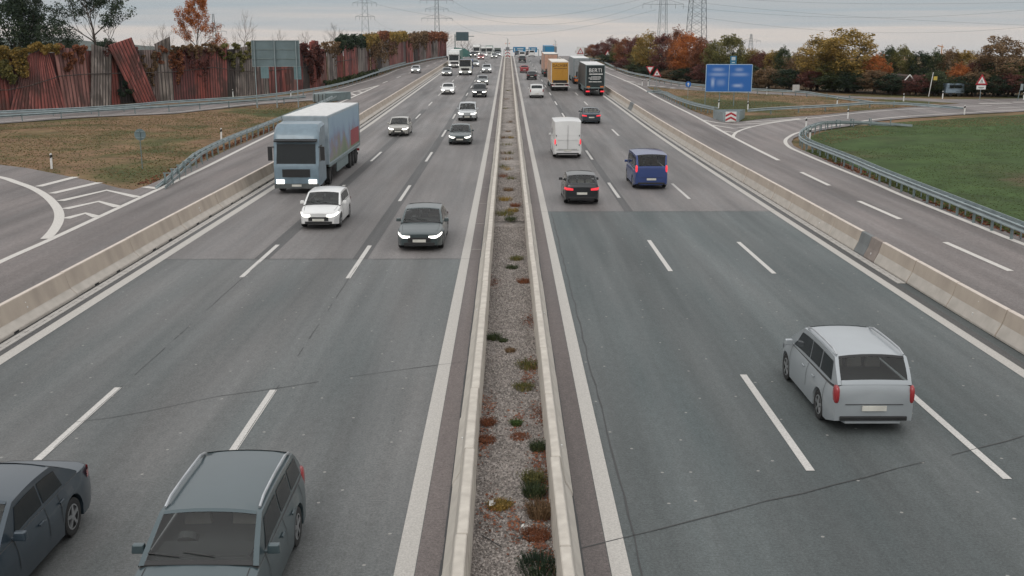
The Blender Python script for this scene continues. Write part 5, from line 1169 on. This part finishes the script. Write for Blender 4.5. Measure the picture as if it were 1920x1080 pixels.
        for yy in ([c0+1.32, c0+2.2] if L > 4.2 else [c0+1.28, c0+2.1]):
            for xx in ((-.37, .37) if yy < c0+1.9 else (-.42, 0, .42)):
                q = MB(); q.box((xx, yy-L/2, zb_+.08), (.46 if yy < c0+1.9 else .38, .12, .34), taper=(.8, .8)); q.box((xx, yy-L/2+.02, zb_+.33), (.24, .09, .16)); q.obj('seat', SEAT, t, bevel=.03)
    body.obj('body', [pm, DASH], t, smooth=38)
    # glass panels laid just proud of the cabin
    def panel_grid(fn, us_, vs_, nm, m=GLASS, off=.008):
        g_ = MB(); pts = [[fn(a, b) for b in vs_] for a in us_]; n_ = len(vs_); c = Vector((0, 0, .9)); out = []
        for i in range(len(us_)):
            for j in range(n_):
                p = pts[i][j]; du = pts[min(i+1, len(us_)-1)][j]-pts[max(i-1, 0)][j]; dv = pts[i][min(j+1, n_-1)]-pts[i][max(j-1, 0)]; nn = du.cross(dv).normalized()
                if nn.dot(p-Vector((0, p.y*.6, .7))) < 0: nn = -nn
                out.append(p+nn*off)
        g_.add(out, [(i*n_+j, i*n_+j+1, (i+1)*n_+j+1, (i+1)*n_+j) for i in range(len(us_)-1) for j in range(n_-1)]); return g_.obj(nm, m, t, smooth=60)
    qs = [-.86, -.5, 0, .5, .86] if not see else [-.9, -.6, -.3, 0, .3, .6, .9]
    panel_grid(lambda a, b: topc(c0+(rf-c0)*a, b), [.10, .3, .5, .7, .93] if not see else [0, .2, .4, .6, .8, 1], qs, 'windscreen', CLEAR if see else GLASS)
    if see:
        for a0, a1, sa, sb, nm_ in ((0, .07, c0, rf, 'windscreen_surround'), (.93, 1, c0, rf, 'windscreen_surround'), (0, .10, rr, tl, 'window_surround'), (.88, 1, rr, tl, 'window_surround')): panel_grid(lambda a, b, sa=sa, sb=sb: topc(sa+(sb-sa)*a, b), [a0, (a0+a1)/2, a1], qs, nm_, BLACK if a1 < .5 else pm, .014)
    panel_grid(lambda a, b: topc(rr+(tl-rr)*a, b), [.15, .5, .8] if kind == 'van' else [0, .25, .5, .75, 1] if see else [.10, .35, .6, .86], qs, 'rear_window' if kind != 'van' else 'rear_panel', pm if kind == 'van' else CLEAR if see else GLASS)
    if kind == 'van': wins = [(1.25, 1.75, 2.5)]
    elif kind == 'bus': wins = [(1.05, 1.42, 2.0), (2.08, 2.08, 3.3), (3.38, 3.38, 4.62)]
    elif kind in ('sedan',): wins = [(c0+.50, rf+.02, rf+.72), (rf+.78, rf+.78, rr+.14)]
    else: wins = [(c0+.45, rf+.02, rf+.78), (rf+.84, rf+.84, rf+1.55 if rr-rf > 1.9 else rr+.02)]+([(rf+1.62, rf+1.62, rr+.10)] if rr-rf > 1.9 else [])
    for s0, s1, s2 in wins:
        for sg in (-1, 1):
            def fn(a, b, s0=s0, s1=s1, s2=s2, sg=sg):
                s = s0+(s1-s0)*b; s = s+(s2-s)*a
                if kind != 'van' and a > .99 and s2 > rr-.3: s -= .12*b
                p = side(s, .12+.78*b); return Vector((p.x*sg, p.y, p.z))
            hi = .9 if kind != 'van' else .45
            panel_grid(fn, [0, .5, 1], [0, hi/2, hi], 'side_window')
    if kind == 'van':
        vd = MB(); vd.box((0, L/2+.004, 1.45), (.014, .02, 1.75)); vd.box((0, L/2+.004, .60), (1.6, .02, .014))
        for q in (-.80, .80): vd.box((q, L/2-.0, 1.6), (.05, .03, .10)); vd.box((q, L/2-.0, .95), (.05, .03, .10))
        vd.obj('rear_door_seams', BLACK, t)
    # lamps
    def halfx(s_, z):
        w = wid(s_); dk = lerp_tab(deck, s_); return w*lerp_tab([(cl, .985), (cl+.22, 1.0), (dk-.20, .985), (dk-.03, .93)], z)
    y0 = -L/2; hz = K['deck'][1][1]-.02
    for sg in (-1, 1):
        big = kind in ('bus', 'van', 'mpv', 'suv')
        hb_ = .13 if big else .10; z_a = K['deck'][0][1]-.03-hb_
        def hl(a, b, sg=sg):
            if a < .42: x_, s_ = wid(0)*(.52+.45*a/.42), 0.0
            else: s_ = (a-.42)/.58*.46; x_ = halfx(s_, z_a+.1)
            z = z_a+hb_*b*(1-.30*max(0, a-.5)*2)+.13*a*a*(1 if a > 0 else 0)+(.0 if a > .1 else .015*(1-b))
            return Vector((sg*x_, s_-L/2, z))
        panel_grid(hl, [0, .2, .4, .44, .6, .8, 1], [0, .5, 1], 'headlight', LENS if (rev or not lit) else HEAD, .014)
        tz = (tail_z-.20) if kind not in ('van', 'bus') else 1.15; tall = kind in ('estate', 'mpv', 'suv', 'bus', 'van')
        wT = wid(L-.08)
        if tall: ellip('tail_light', TAIL if (rev and lit) else TAILD, t, (sg*(wT-.055), L/2-.105, tz), (.062, .13, .21))
        else:
            def tl_(a, b, sg=sg):
                if a < .55: x_, s_ = wid(L)*(.56+.42*a/.55), L-.018
                else: s_ = L-.018-(a-.55)/.45*.30; x_ = halfx(s_, tz)
                return Vector((sg*x_, s_-L/2+.004*(1-b), tz-.07+.13*b*(.75+.25*min(1, a*2))+.03*a))
            panel_grid(tl_, [0, .25, .52, .58, .8, 1], [0, .5, 1], 'tail_light', TAIL if (rev and lit) else TAILD, .014)
        m_ = MB(); sm = side(c0+.42, 0); m_.box((sg*(sm.x+.13), sm.y, sm.z+.08), (.20, .12, .14), taper=(.85, .8)); m_.box((sg*(sm.x+.02), sm.y, sm.z+.03), (.12, .05, .04)); m_.obj('mirror', pm, t, bevel=.03 if detail > 1 else 0)
    tyre, rim = wheel_meshes(r0, detail)
    for c in K['wb']:
        for sg in (-1, 1):
            wh = thing('wheel', None, None, (sg*(W/2-.125), c-L/2, r0)); wh.parent = t
            w1 = link('tyre', tyre, wh); w2 = link('rim', rim, wh)
    MB().box((0, 0, cl+.10), (W-.52, L-.5, .16)).obj('underbody', BLACK, t)
    gr = MB(); wN = wid(0); gr.box((0, -L/2-.008, .47), (wN*1.25, .05, .17)); gr.box((0, -L/2+.0, .30), (wN*1.7, .06, .12)); gr.obj('grille', BLACK, t, bevel=.01)
    MB().box((0, -L/2-.042, .43), (.52, .015, .11)).obj('number_plate', PLATE, t)
    rb_ = MB(); wT = wid(L); rb_.box((0, L/2-.005, .35), (wT*1.75, .05, .10)); rb_.obj('rear_bumper', BLACK, t, bevel=.02)
    MB().box((0, L/2+.015, .62 if kind == 'sedan' else .58), (.52, .03, .11)).obj('number_plate', PLATE, t)
    if detail > 1:
        sm = MB()
        for s in ([wins[0][0]-.06, (wins[0][2]+wins[1][0])/2 if len(wins) > 1 else wins[0][2]+.05, wins[-1][2]-.25 if kind != 'van' else wins[0][2]+1.1]):
            for sg in (-1, 1):
                w = wid(s); za = max(cl+.25, arch(s)+.03); dk = lerp_tab(deck, s)
                if za < dk-.3: sm.add([Vector((sg*(a+.004), s-L/2+q, z)) for z, a in ((za, w), ((za+dk-.2)/2+.05, w), (dk-.20, w*.985), (dk-.03, w*.93)) for q in (-.008, .008)], [(0, 1, 3, 2), (2, 3, 5, 4), (4, 5, 7, 6)])
        for a_, b_ in ((.30, -.02),):
            zz = K['belt'][1]-.05
        for sg in (-1, 1):
            for k in range(6): # bonnet shut lines
                s0_, s1_ = .30+(c0-.34)*k/6, .30+(c0-.34)*(k+1)/6; sm.add([Vector((sg*(wid(q)*.80+e_), q-L/2, lerp_tab(deck, q)+.0155)) for q in (s0_, s1_) for e_ in (-.007, .007)], [(0, 1, 3, 2)])
        if kind != 'sedan': sm.box((0, L/2+.001, .55 if not big else .66), (wid(L)*1.5, .006, .014))
        sm.obj('door_seams', BLACK, t)
        for s in [w_[2]-.22 for w_ in wins[:2]]:
            for sg in (-1, 1): MB().box((sg*(wid(s)*.985+.015), s-L/2, lerp_tab(deck, s)-.17), (.03, .16, .03)).obj('door_handle', pm, t)
        wp = MB()
        for q in (-.35, .25): a, b = topc(c0+(rf-c0)*.12, q), topc(c0+(rf-c0)*.20, q-.55); wp.tube([a+Vector((0, -.02, .02)), b+Vector((0, -.02, .02))], .009, 4)
        wp.obj('wiper', BLACK, t)
    if rails:
        for sg in (-1, 1):
            P = []
            for k in range(9): s = rf+.1+(rr-rf-.15)*k/8; p = side(s, 1); P.append(Vector((sg*(p.x*.93), p.y, p.z+(.05 if 0 < k < 8 else .0)+.03)))
            MB().tube(P, .022, 6).obj('roof_rail', mat('rail_alu', (.5, .52, .54), .35, .6), t)
    return t
def _unused(v, dz=0.0, u=952): return up(u, v, dz)[1]
P_SILV = paint('silver', (.46, .48, .49)); P_WHT = paint('white', (.70, .70, .69), metal=0); P_DKG = paint('dark_green_grey', (.055, .075, .078)); P_BLK = paint('black', (.022, .025, .028))
P_GRY = paint('grey', (.20, .215, .22)); P_BLU = paint('blue', (.035, .065, .21)); P_NAVY = paint('navy', (.035, .052, .068)); P_RED = paint('red', (.30, .03, .035), metal=.1); P_BEI = paint('silver_beige', (.36, .35, .32)); P_SLATE = paint('slate', (.055, .082, .092))
ON = 'oncoming cars on the left carriageway'; OUT = 'cars driving away on the right carriageway'
car('slate blue estate car with roof rails, cut by the bottom edge left of the median', -4.38, 12.2, 'estate', P_SLATE, group=ON, rails=True)
car('dark navy car cut by the bottom left corner', -8.25, 12.6, 'sedan', P_NAVY, group=ON)
car('white silver hatchback in front of the blue cabbed lorry', -8.35, 45.5, 'hatch', P_WHT, group=ON, dx=0)
car('dark green grey car with bright headlights, second nearest in the inner left lane', -3.5, 40.6, 'sedan', P_DKG, group=ON)
car('dark grey green saloon in the inner left lane right of the beige silver car', -3.8, 83, 'sedan', P_DKG, group=ON)
car('light silver car behind the dark green saloon in the inner left lane', -4.05, 105, 'suv', P_SILV, group=ON)
car('beige silver car straddling the outer lane dashes on the left', -9.4, 90, 'hatch', P_BEI, group=ON)
car('white low car in the middle left lane beyond the beige one', -8.3, 146, 'sedan', P_WHT, group=ON, detail=1)
car('black grey car in the inner left lane behind the light silver one', -3.75, 140, 'suv', P_BLK, group=ON, detail=1)
car('grey silver car third in the far inner left lane queue', -4.0, 169, 'hatch', P_GRY, group=ON, detail=1)
car('grey blue car fourth in the far inner left lane queue', -4.2, 212, 'suv', P_SILV, group=ON, detail=1)
car('dark grey car in the outer left lane below the white lorry', -11.5, 200, 'estate', P_GRY, group=ON, detail=1)
car('silver car right of the small white truck', -7.5, 245, 'hatch', P_SILV, group=ON, detail=1)
car('dull red car near the crest on the left carriageway', -7.45, 296, 'hatch', P_RED, group=ON, detail=1)
car('small dark car beside the median near the crest', -3.95, 309, 'sedan', P_GRY, group=ON, detail=1)
car('dark car under the far left white lorry cab', -10.6, 326, 'suv', P_BLK, group=ON, detail=1)
car('pale car on the crest between the red car and the lorries', -7.3, 332, 'sedan', P_WHT, group=ON, detail=1)
car('pale car on the crest right beside the median', -3.2, 345, 'hatch', P_SILV, group=ON, detail=1)
x, y = up(778.5, 137.5); car('silver car alone on the upper left ramp', x, y, 'hatch', P_SILV, detail=1, group='cars on the left ramp')
car('big silver people carrier driving away in the near middle right lane', 7.75, 20.9, 'mpv', paint('mid_silver', (.36, .39, .41)), True, False, group=OUT, rails=True)
car('dark car with glowing red tail lamps in the inner right lane', 3.75, 52.5, 'hatch', P_BLK, True, group=OUT)
car('blue passenger van in the middle right lane', 8.0, 58, 'bus', P_BLU, True, group=OUT, name='van', cat='van')
car('tall white delivery van in the inner right lane', 4.2, 73.5, 'van', P_WHT, True, group=OUT, name='van', cat='van')
car('dark grey blue saloon in the middle right lane before the lorries', 8.1, 102, 'sedan', P_NAVY, True, group=OUT)
car('silver white off roader in the inner right lane beside the orange lorry', 3.8, 139, 'suv', P_WHT, True, False, group=OUT, detail=1)
car('dark hatchback in front of the red car, nearer the camera', 4.2, 186, 'hatch', P_BLK, True, False, group=OUT, detail=1)
car('red car in the inner right lane', 3.35, 214, 'hatch', P_RED, True, False, group=OUT, detail=1)
car('small dark car beyond the red car', 3.7, 272, 'suv', P_BLK, True, False, group=OUT, detail=1)
car('white van like car on the crest beyond the small dark car', 4.1, 305, 'bus', P_WHT, True, False, group=OUT, detail=1)
car('dark car half hidden on the crest right of the median', 3.2, 352, 'suv', P_NAVY, True, False, group=OUT, detail=1)
car('white car on the crest under the second blue gantry panel', 7.5, 333, 'bus', P_WHT, True, False, group=OUT, detail=1)
car('dark car on the crest left of the white one under the gantry', 7.0, 362, 'suv', P_BLK, True, False, group=OUT, detail=1)

# lorries --------------------------------------------------------
def lorry(label, x, ynear, cabm, boxm, rev=False, boxL=13.4, boxH=2.75, rear='plain', sidem=None, cabH=3.7, topm=None, detail=2, group='lorries on the carriageways', frame=1.15, text=None, gap=.9, boxW=2.55, rearm=None):
    cabL = 2.3; L = cabL+gap+boxL; yc = ynear+L/2; t = thing('lorry', label, 'lorry', (x, yc, G(yc)+.01), math.pi if rev else 0, group)
    sl = math.atan((G(yc+5)-G(yc-5))/10); t.rotation_euler = (sl*(-1 if rev else 1), 0, t.rotation_euler.z); y0 = -L/2
    # cab: lofted along y, front raked
    def sec(y, w, zb, zt, r=.12): return [Vector((a, y, b)) for a, b in ((-w, zb), (w, zb), (w, zt-r*1.6), (w-r, zt-.03), (w-r*2.4, zt), (-w+r*2.4, zt), (-w+r, zt-.03), (-w, zt-r*1.6))]
    c = MB(); c.loft([sec(y0+.0, 1.12, .55, 1.35), sec(y0+.03, 1.19, .45, 1.55), sec(y0+.10, 1.22, .42, 1.72), sec(y0+.34, 1.23, .42, 2.78), sec(y0+.50, 1.23, .42, cabH-.45), sec(y0+.95, 1.23, .42, cabH-.06), sec(y0+cabL, 1.23, .55, cabH)]); c.obj('cab', cabm, t, smooth=35)
    w = MB(); w.add([(-1.06, y0+.045, 1.62), (1.06, y0+.045, 1.62), (1.04, y0+.28, 2.66), (-1.04, y0+.28, 2.66), (-1.06, y0+.12, 1.62), (1.06, y0+.12, 1.62), (1.04, y0+.36, 2.66), (-1.04, y0+.36, 2.66)], [(0, 1, 2, 3), (0, 4, 5, 1), (1, 5, 6, 2), (2, 6, 7, 3), (3, 7, 4, 0)]); w.obj('windscreen', GLASS, t)
    for s in (-1, 1):
        MB().add([(s*1.236, y0+.42, 1.7), (s*1.236, y0+1.25, 1.7), (s*1.236, y0+1.25, 2.55), (s*1.236, y0+.55, 2.55)], [(0, 1, 2, 3)]).obj('side_window', GLASS, t)
        MB().box((s*1.42, y0+.25, 2.15), (.22, .12, .75)).box((s*1.3, y0+.3, 2.5), (.2, .05, .05)).obj('mirror', BLACK, t)
        MB().box((s*.88, y0-.0, .66), (.42, .10, .22)).obj('headlight', LENS if rev else HEAD, t)
    MB().box((0, y0-.015, 1.12), (1.5, .06, .42)).obj('grille', BLACK, t); MB().box((0, y0+.02, .42), (2.4, .12, .26)).obj('bumper', mat('bumper_grey', (.09, .10, .10), .6), t); MB().box((0, y0-.045, .45), (.52, .02, .11)).obj('number_plate', PLATE, t)
    MB().box((0, y0+.20, 2.86), (2.3, .35, .07), M=Matrix.Rotation(.2, 3, 'X')).obj('sun_visor', BLACK, t)
    MB().box((0, y0+.6+(L-.8)/2, .85), (.9, L-1.2, .28)).obj('chassis', BLACK, t)
    # box
    yb0 = y0+cabL+gap; b = MB(); W2 = boxW/2; zt = frame+boxH
    b.box((0, yb0+boxL/2, frame+boxH/2), (boxW, boxL, boxH)); bo = b.obj('cargo_box', [boxm], t, bevel=.03)
    MB().box((0, yb0+boxL/2, zt+.012), (boxW-.08, boxL-.1, .02)).obj('roof', topm or mat('box_roof', (.70, .68, .66), .6), t)
    if sidem:
        for s in (-1, 1): MB().box((s*(W2+.006), yb0+boxL/2, frame+boxH/2), (.012, boxL-.3, boxH-.25)).obj('side_curtain', sidem, t)
    tr = MB()
    for s in (-1, 1):
        tr.box((s*(W2-.02), yb0+boxL/2, frame-.06), (.07, boxL, .14)); tr.box((s*(W2-.03), yb0+boxL+.005, frame+boxH/2), (.10, .03, boxH))
    tr.box((0, yb0+boxL+.005, zt-.05), (boxW, .03, .10)); tr.box((0, yb0+boxL+.0, frame-.06), (boxW, .10, .14)); tr.obj('box_frame', topm if rear == 'orange' else STEEL_D, t)
    yr = yb0+boxL
    MB().box((0, yr+.015, frame+boxH/2+.02), (boxW-.22, .02, boxH-.24)).obj('rear_door', rearm or boxm, t)
    if detail > 1: MB().box((0, yr+.03, frame+boxH/2), (.02, .012, boxH-.3)).tube([(-.35, yr+.04, frame+.1), (-.35, yr+.04, zt-.15)], .02, 5).tube([(.35, yr+.04, frame+.1), (.35, yr+.04, zt-.15)], .02, 5).obj('door_bars', STEEL_D if not rearm else rearm, t)
    MB().box((0, yr-.15, .55), (2.3, .12, .16)).obj('underrun_bar', mat('underrun', (.30, .28, .27) if rear == 'orange' else (.03, .035, .035), .6), t)
    for s in (-1, 1):
        MB().box((s*.98, yr+.02, .80 if rear != 'dark' else .62), (.50, .06, .17)).obj('tail_light', TAIL if (rev and rear == 'dark') else TAILD, t)
        if rear in ('dark', 'grey'): MB().box((s*.92, yr+.06, frame+.08), (.46, .03, .18)).obj('hazard_plate', ORANGE, t)
    if rear == 'grey':
        MB().box((.62, yr+.05, .62), (.9, .04, .35)).obj('hazard_plate', ORANGE, t)
    if rear == 'orange': MB().box((0, yr+.04, frame+.2), (2.0, .05, .40)).obj('tail_lift', BLACK, t); MB().box((0, yr+.05, .70), (2.3, .06, .18)).obj('lift_plate', WHITE, t)
    for yy in [y0+1.35, y0+cabL+1.6]+[yb0+boxL-3.9+k*1.3 for k in range(3 if boxL > 9 else 1)]:
        for s in (-1, 1):
            wh = thing('wheel', None, None, (s*1.05, yy, .50)); wh.parent = t; ty, rm = wheel_meshes(.50, 1); a = link('tyre', ty, wh); a.scale = (1.5, 1, 1); a = link('rim', rm, wh); a.scale = (1.5, 1, 1)
    for s in (-1, 1): MB().box((s*1.18, yb0+boxL*.42, .72), (.05, boxL*.36, .55)).obj('side_guard', STEEL_D, t)
    if text:
        mb = MB(); M180 = Matrix.Rotation(math.pi, 4, 'Z')
        for txt, size, zz, sx in text['rows']:
            if txt: text_mesh(txt, size, Matrix.Translation((text.get('dx', 0), yr+.035, frame+zz)) @ Matrix.Rotation(math.pi, 4, 'Z') @ Matrix.Rotation(math.pi/2, 4, 'X'), mb, sx=sx)
            else: mb.box((text.get('dx', 0)+rnd.uniform(-.1, .1), yr+.032, frame+zz), (sx, .012, size))
        mb.obj('lettering', text['m'], t)
    return t
# the near lorry's printed curtain: sky blue, red, green fields (bands along the body)
def curtain_mat():
    m, N, L, b = new_mat('printed_curtain'); tc = N.new('ShaderNodeTexCoord'); sp = N.new('ShaderNodeSeparateXYZ'); L.new(tc.outputs['Object'], sp.inputs[0])
    nz = N.new('ShaderNodeTexNoise'); nz.inputs['Scale'].default_value = .55; nz.inputs['Detail'].default_value = 3; L.new(tc.outputs['Object'], nz.inputs['Vector'])
    a = N.new('ShaderNodeMath'); a.operation = 'MULTIPLY_ADD'; L.new(nz.outputs[0], a.inputs[0]); a.inputs[1].default_value = 1.6
    s = N.new('ShaderNodeMath'); s.operation = 'MULTIPLY_ADD'; L.new(sp.outputs[2], s.inputs[0]); s.inputs[1].default_value = .42; s.inputs[2].default_value = -1.35; L.new(s.outputs[0], a.inputs[2])
    cr = N.new('ShaderNodeValToRGB'); L.new(a.outputs[0], cr.inputs[0]); e = cr.color_ramp.elements
    e[0].position = .0; e[0].color = (.14, .19, .12, 1); e[1].position = 1; e[1].color = (.26, .36, .44, 1)
    for p, c in ((.22, (.20, .22, .16)), (.36, (.22, .19, .22)), (.50, (.20, .26, .36)), (.68, (.24, .33, .42))): x = e.new(p); x.color = c4(c)
    L.new(cr.outputs[0], b.inputs['Base Color']); b.inputs['Roughness'].default_value = .6; return m
T1_ = lorry('big lorry with grey blue cab and printed curtain side in the outer left lane', -11.45, 56.5, mat('cab_blue', (.17, .24, .29), .4, .1, coat=.4), mat('box_bluegrey', (.34, .40, .44), .6), sidem=curtain_mat(), topm=mat('roof_white', (.66, .66, .65), .6), frame=1.2, boxH=2.75, cabH=3.75, boxL=12.5)
o = MB().box((1.292, 5.55, 1.95), (.012, 3.6, 1.0)).obj('red_print', mat('print_red', (.30, .05, .06), .6), T1_)
lorry('white cabbed lorry in the outer left lane before the green wall', -12.0, 238, mat('cab_white', (.68, .68, .66), .45), mat('box_green', (.10, .22, .18), .6), cabH=3.75, detail=1, boxH=2.6)
lorry('small white truck with a blue load behind its cab in the middle left lane', -8.1, 203, mat('cab_cream', (.56, .57, .54), .45), mat('load_blue', (.05, .08, .22), .6), cabH=2.9, boxL=4.6, boxH=1.6, detail=1, topm=mat('load_top', (.16, .20, .34), .6))
lorry('white lorry in the outer left lane on the crest', -10.9, 372, mat('cab_white', (.7, .7, .7), .5), mat('box_white', (.62, .62, .60), .6), cabH=3.8, detail=1)
lorry('white lorry following right behind the one on the crest', -9.3, 405, mat('cab_white', (.7, .7, .7), .5), mat('box_grey', (.25, .25, .26), .6), cabH=3.7, detail=1, boxL=8)
lorry('white and green cabbed lorry on the crest in the middle left lane', -6.9, 400, mat('cab_white', (.7, .7, .7), .5), mat('box_green', (.1, .2, .17), .6), cabH=3.6, detail=1, boxL=8)
lorry('dark green tipper lorry on the crest next to the median', -4.1, 425, mat('cab_darkgreen', (.05, .10, .085), .5), mat('box_greengrey', (.16, .19, .17), .6), cabH=3.0, detail=1, boxL=7, boxH=2.4)
YEL = mat('orange_yellow', (.50, .25, .03), .55, var=.05); ROOF = mat('roof_cream', (.70, .66, .60), .6)
lorry('orange yellow box lorry with dark lettering in the middle right lane', 7.55, 154, mat('cab_pale', (.5, .45, .4), .5), mat('box_peach', (.55, .36, .24), .6), True, rear='orange', topm=ROOF, rearm=YEL, boxH=3.0, frame=1.15,
      text=dict(m=mat('lettering_dark', (.045, .018, .008), .6), rows=[('DACHSER', .54, 2.45, .90), (None, .07, 2.04, 1.9)]))
lorry('dark green black lorry with white lettering in the outer right lane', 11.75, 143, mat('cab_dark', (.03, .045, .045), .4), mat('box_dark', (.018, .032, .032), .5), True, rear='dark', boxH=2.95, frame=1.15, topm=mat('roof_white', (.66, .66, .65), .6), rearm=mat('rear_black', (.012, .022, .023), .5),
      sidem=mat('side_brown', (.06, .062, .06), .6), text=dict(m=WHITE, rows=[('BERTI', .72, 2.22, .98), (None, .13, 1.75, 1.8), (None, .07, 1.40, 1.3), (None, .07, 1.24, 1.7), (None, .07, 1.08, 1.3), (None, .09, .74, 1.7)]))
lorry('plain grey box lorry ahead of the dark lettered one', 11.9, 172, mat('cab_grey', (.2, .2, .2), .5), mat('box_plaingrey', (.27, .29, .30), .55), True, rear='grey', topm=mat('roof_white', (.66, .66, .65), .6), boxH=2.95)
lorry('peach coloured lorry with trailer ahead of the orange one', 7.9, 196, mat('cab_peach', (.5, .3, .22), .5), mat('box_peachpink', (.56, .33, .24), .6), True, topm=ROOF, boxH=3.0)
lorry('bright blue box lorry farthest along the right carriageway', 10.6, 272, mat('cab_blue2', (.05, .1, .2), .5), mat('box_blue', (.025, .22, .42), .5), True, topm=mat('roof_blue', (.04, .2, .36), .5), boxH=2.95, detail=1)

# ------------------------------------------------------------------ the air
hz_ = MB(); hz_.box((0, 1500, -8), (5300, 3900, 122)); ho = hz_.obj('haze', None); ho.data.materials.clear()
hm = bpy.data.materials.new('haze'); hm.use_nodes = True; nt = hm.node_tree; nt.nodes.clear()
vo_ = nt.nodes.new('ShaderNodeVolumePrincipled'); vo_.inputs['Density'].default_value = .00005; vo_.inputs['Color'].default_value = (.80, .88, .96, 1); vo_.inputs['Anisotropy'].default_value = 0
out_ = nt.nodes.new('ShaderNodeOutputMaterial'); nt.links.new(vo_.outputs[0], out_.inputs['Volume']); ho.data.materials.append(hm); ho['kind'] = 'stuff'; ho['label'] = 'thin pale autumn haze over the whole landscape'
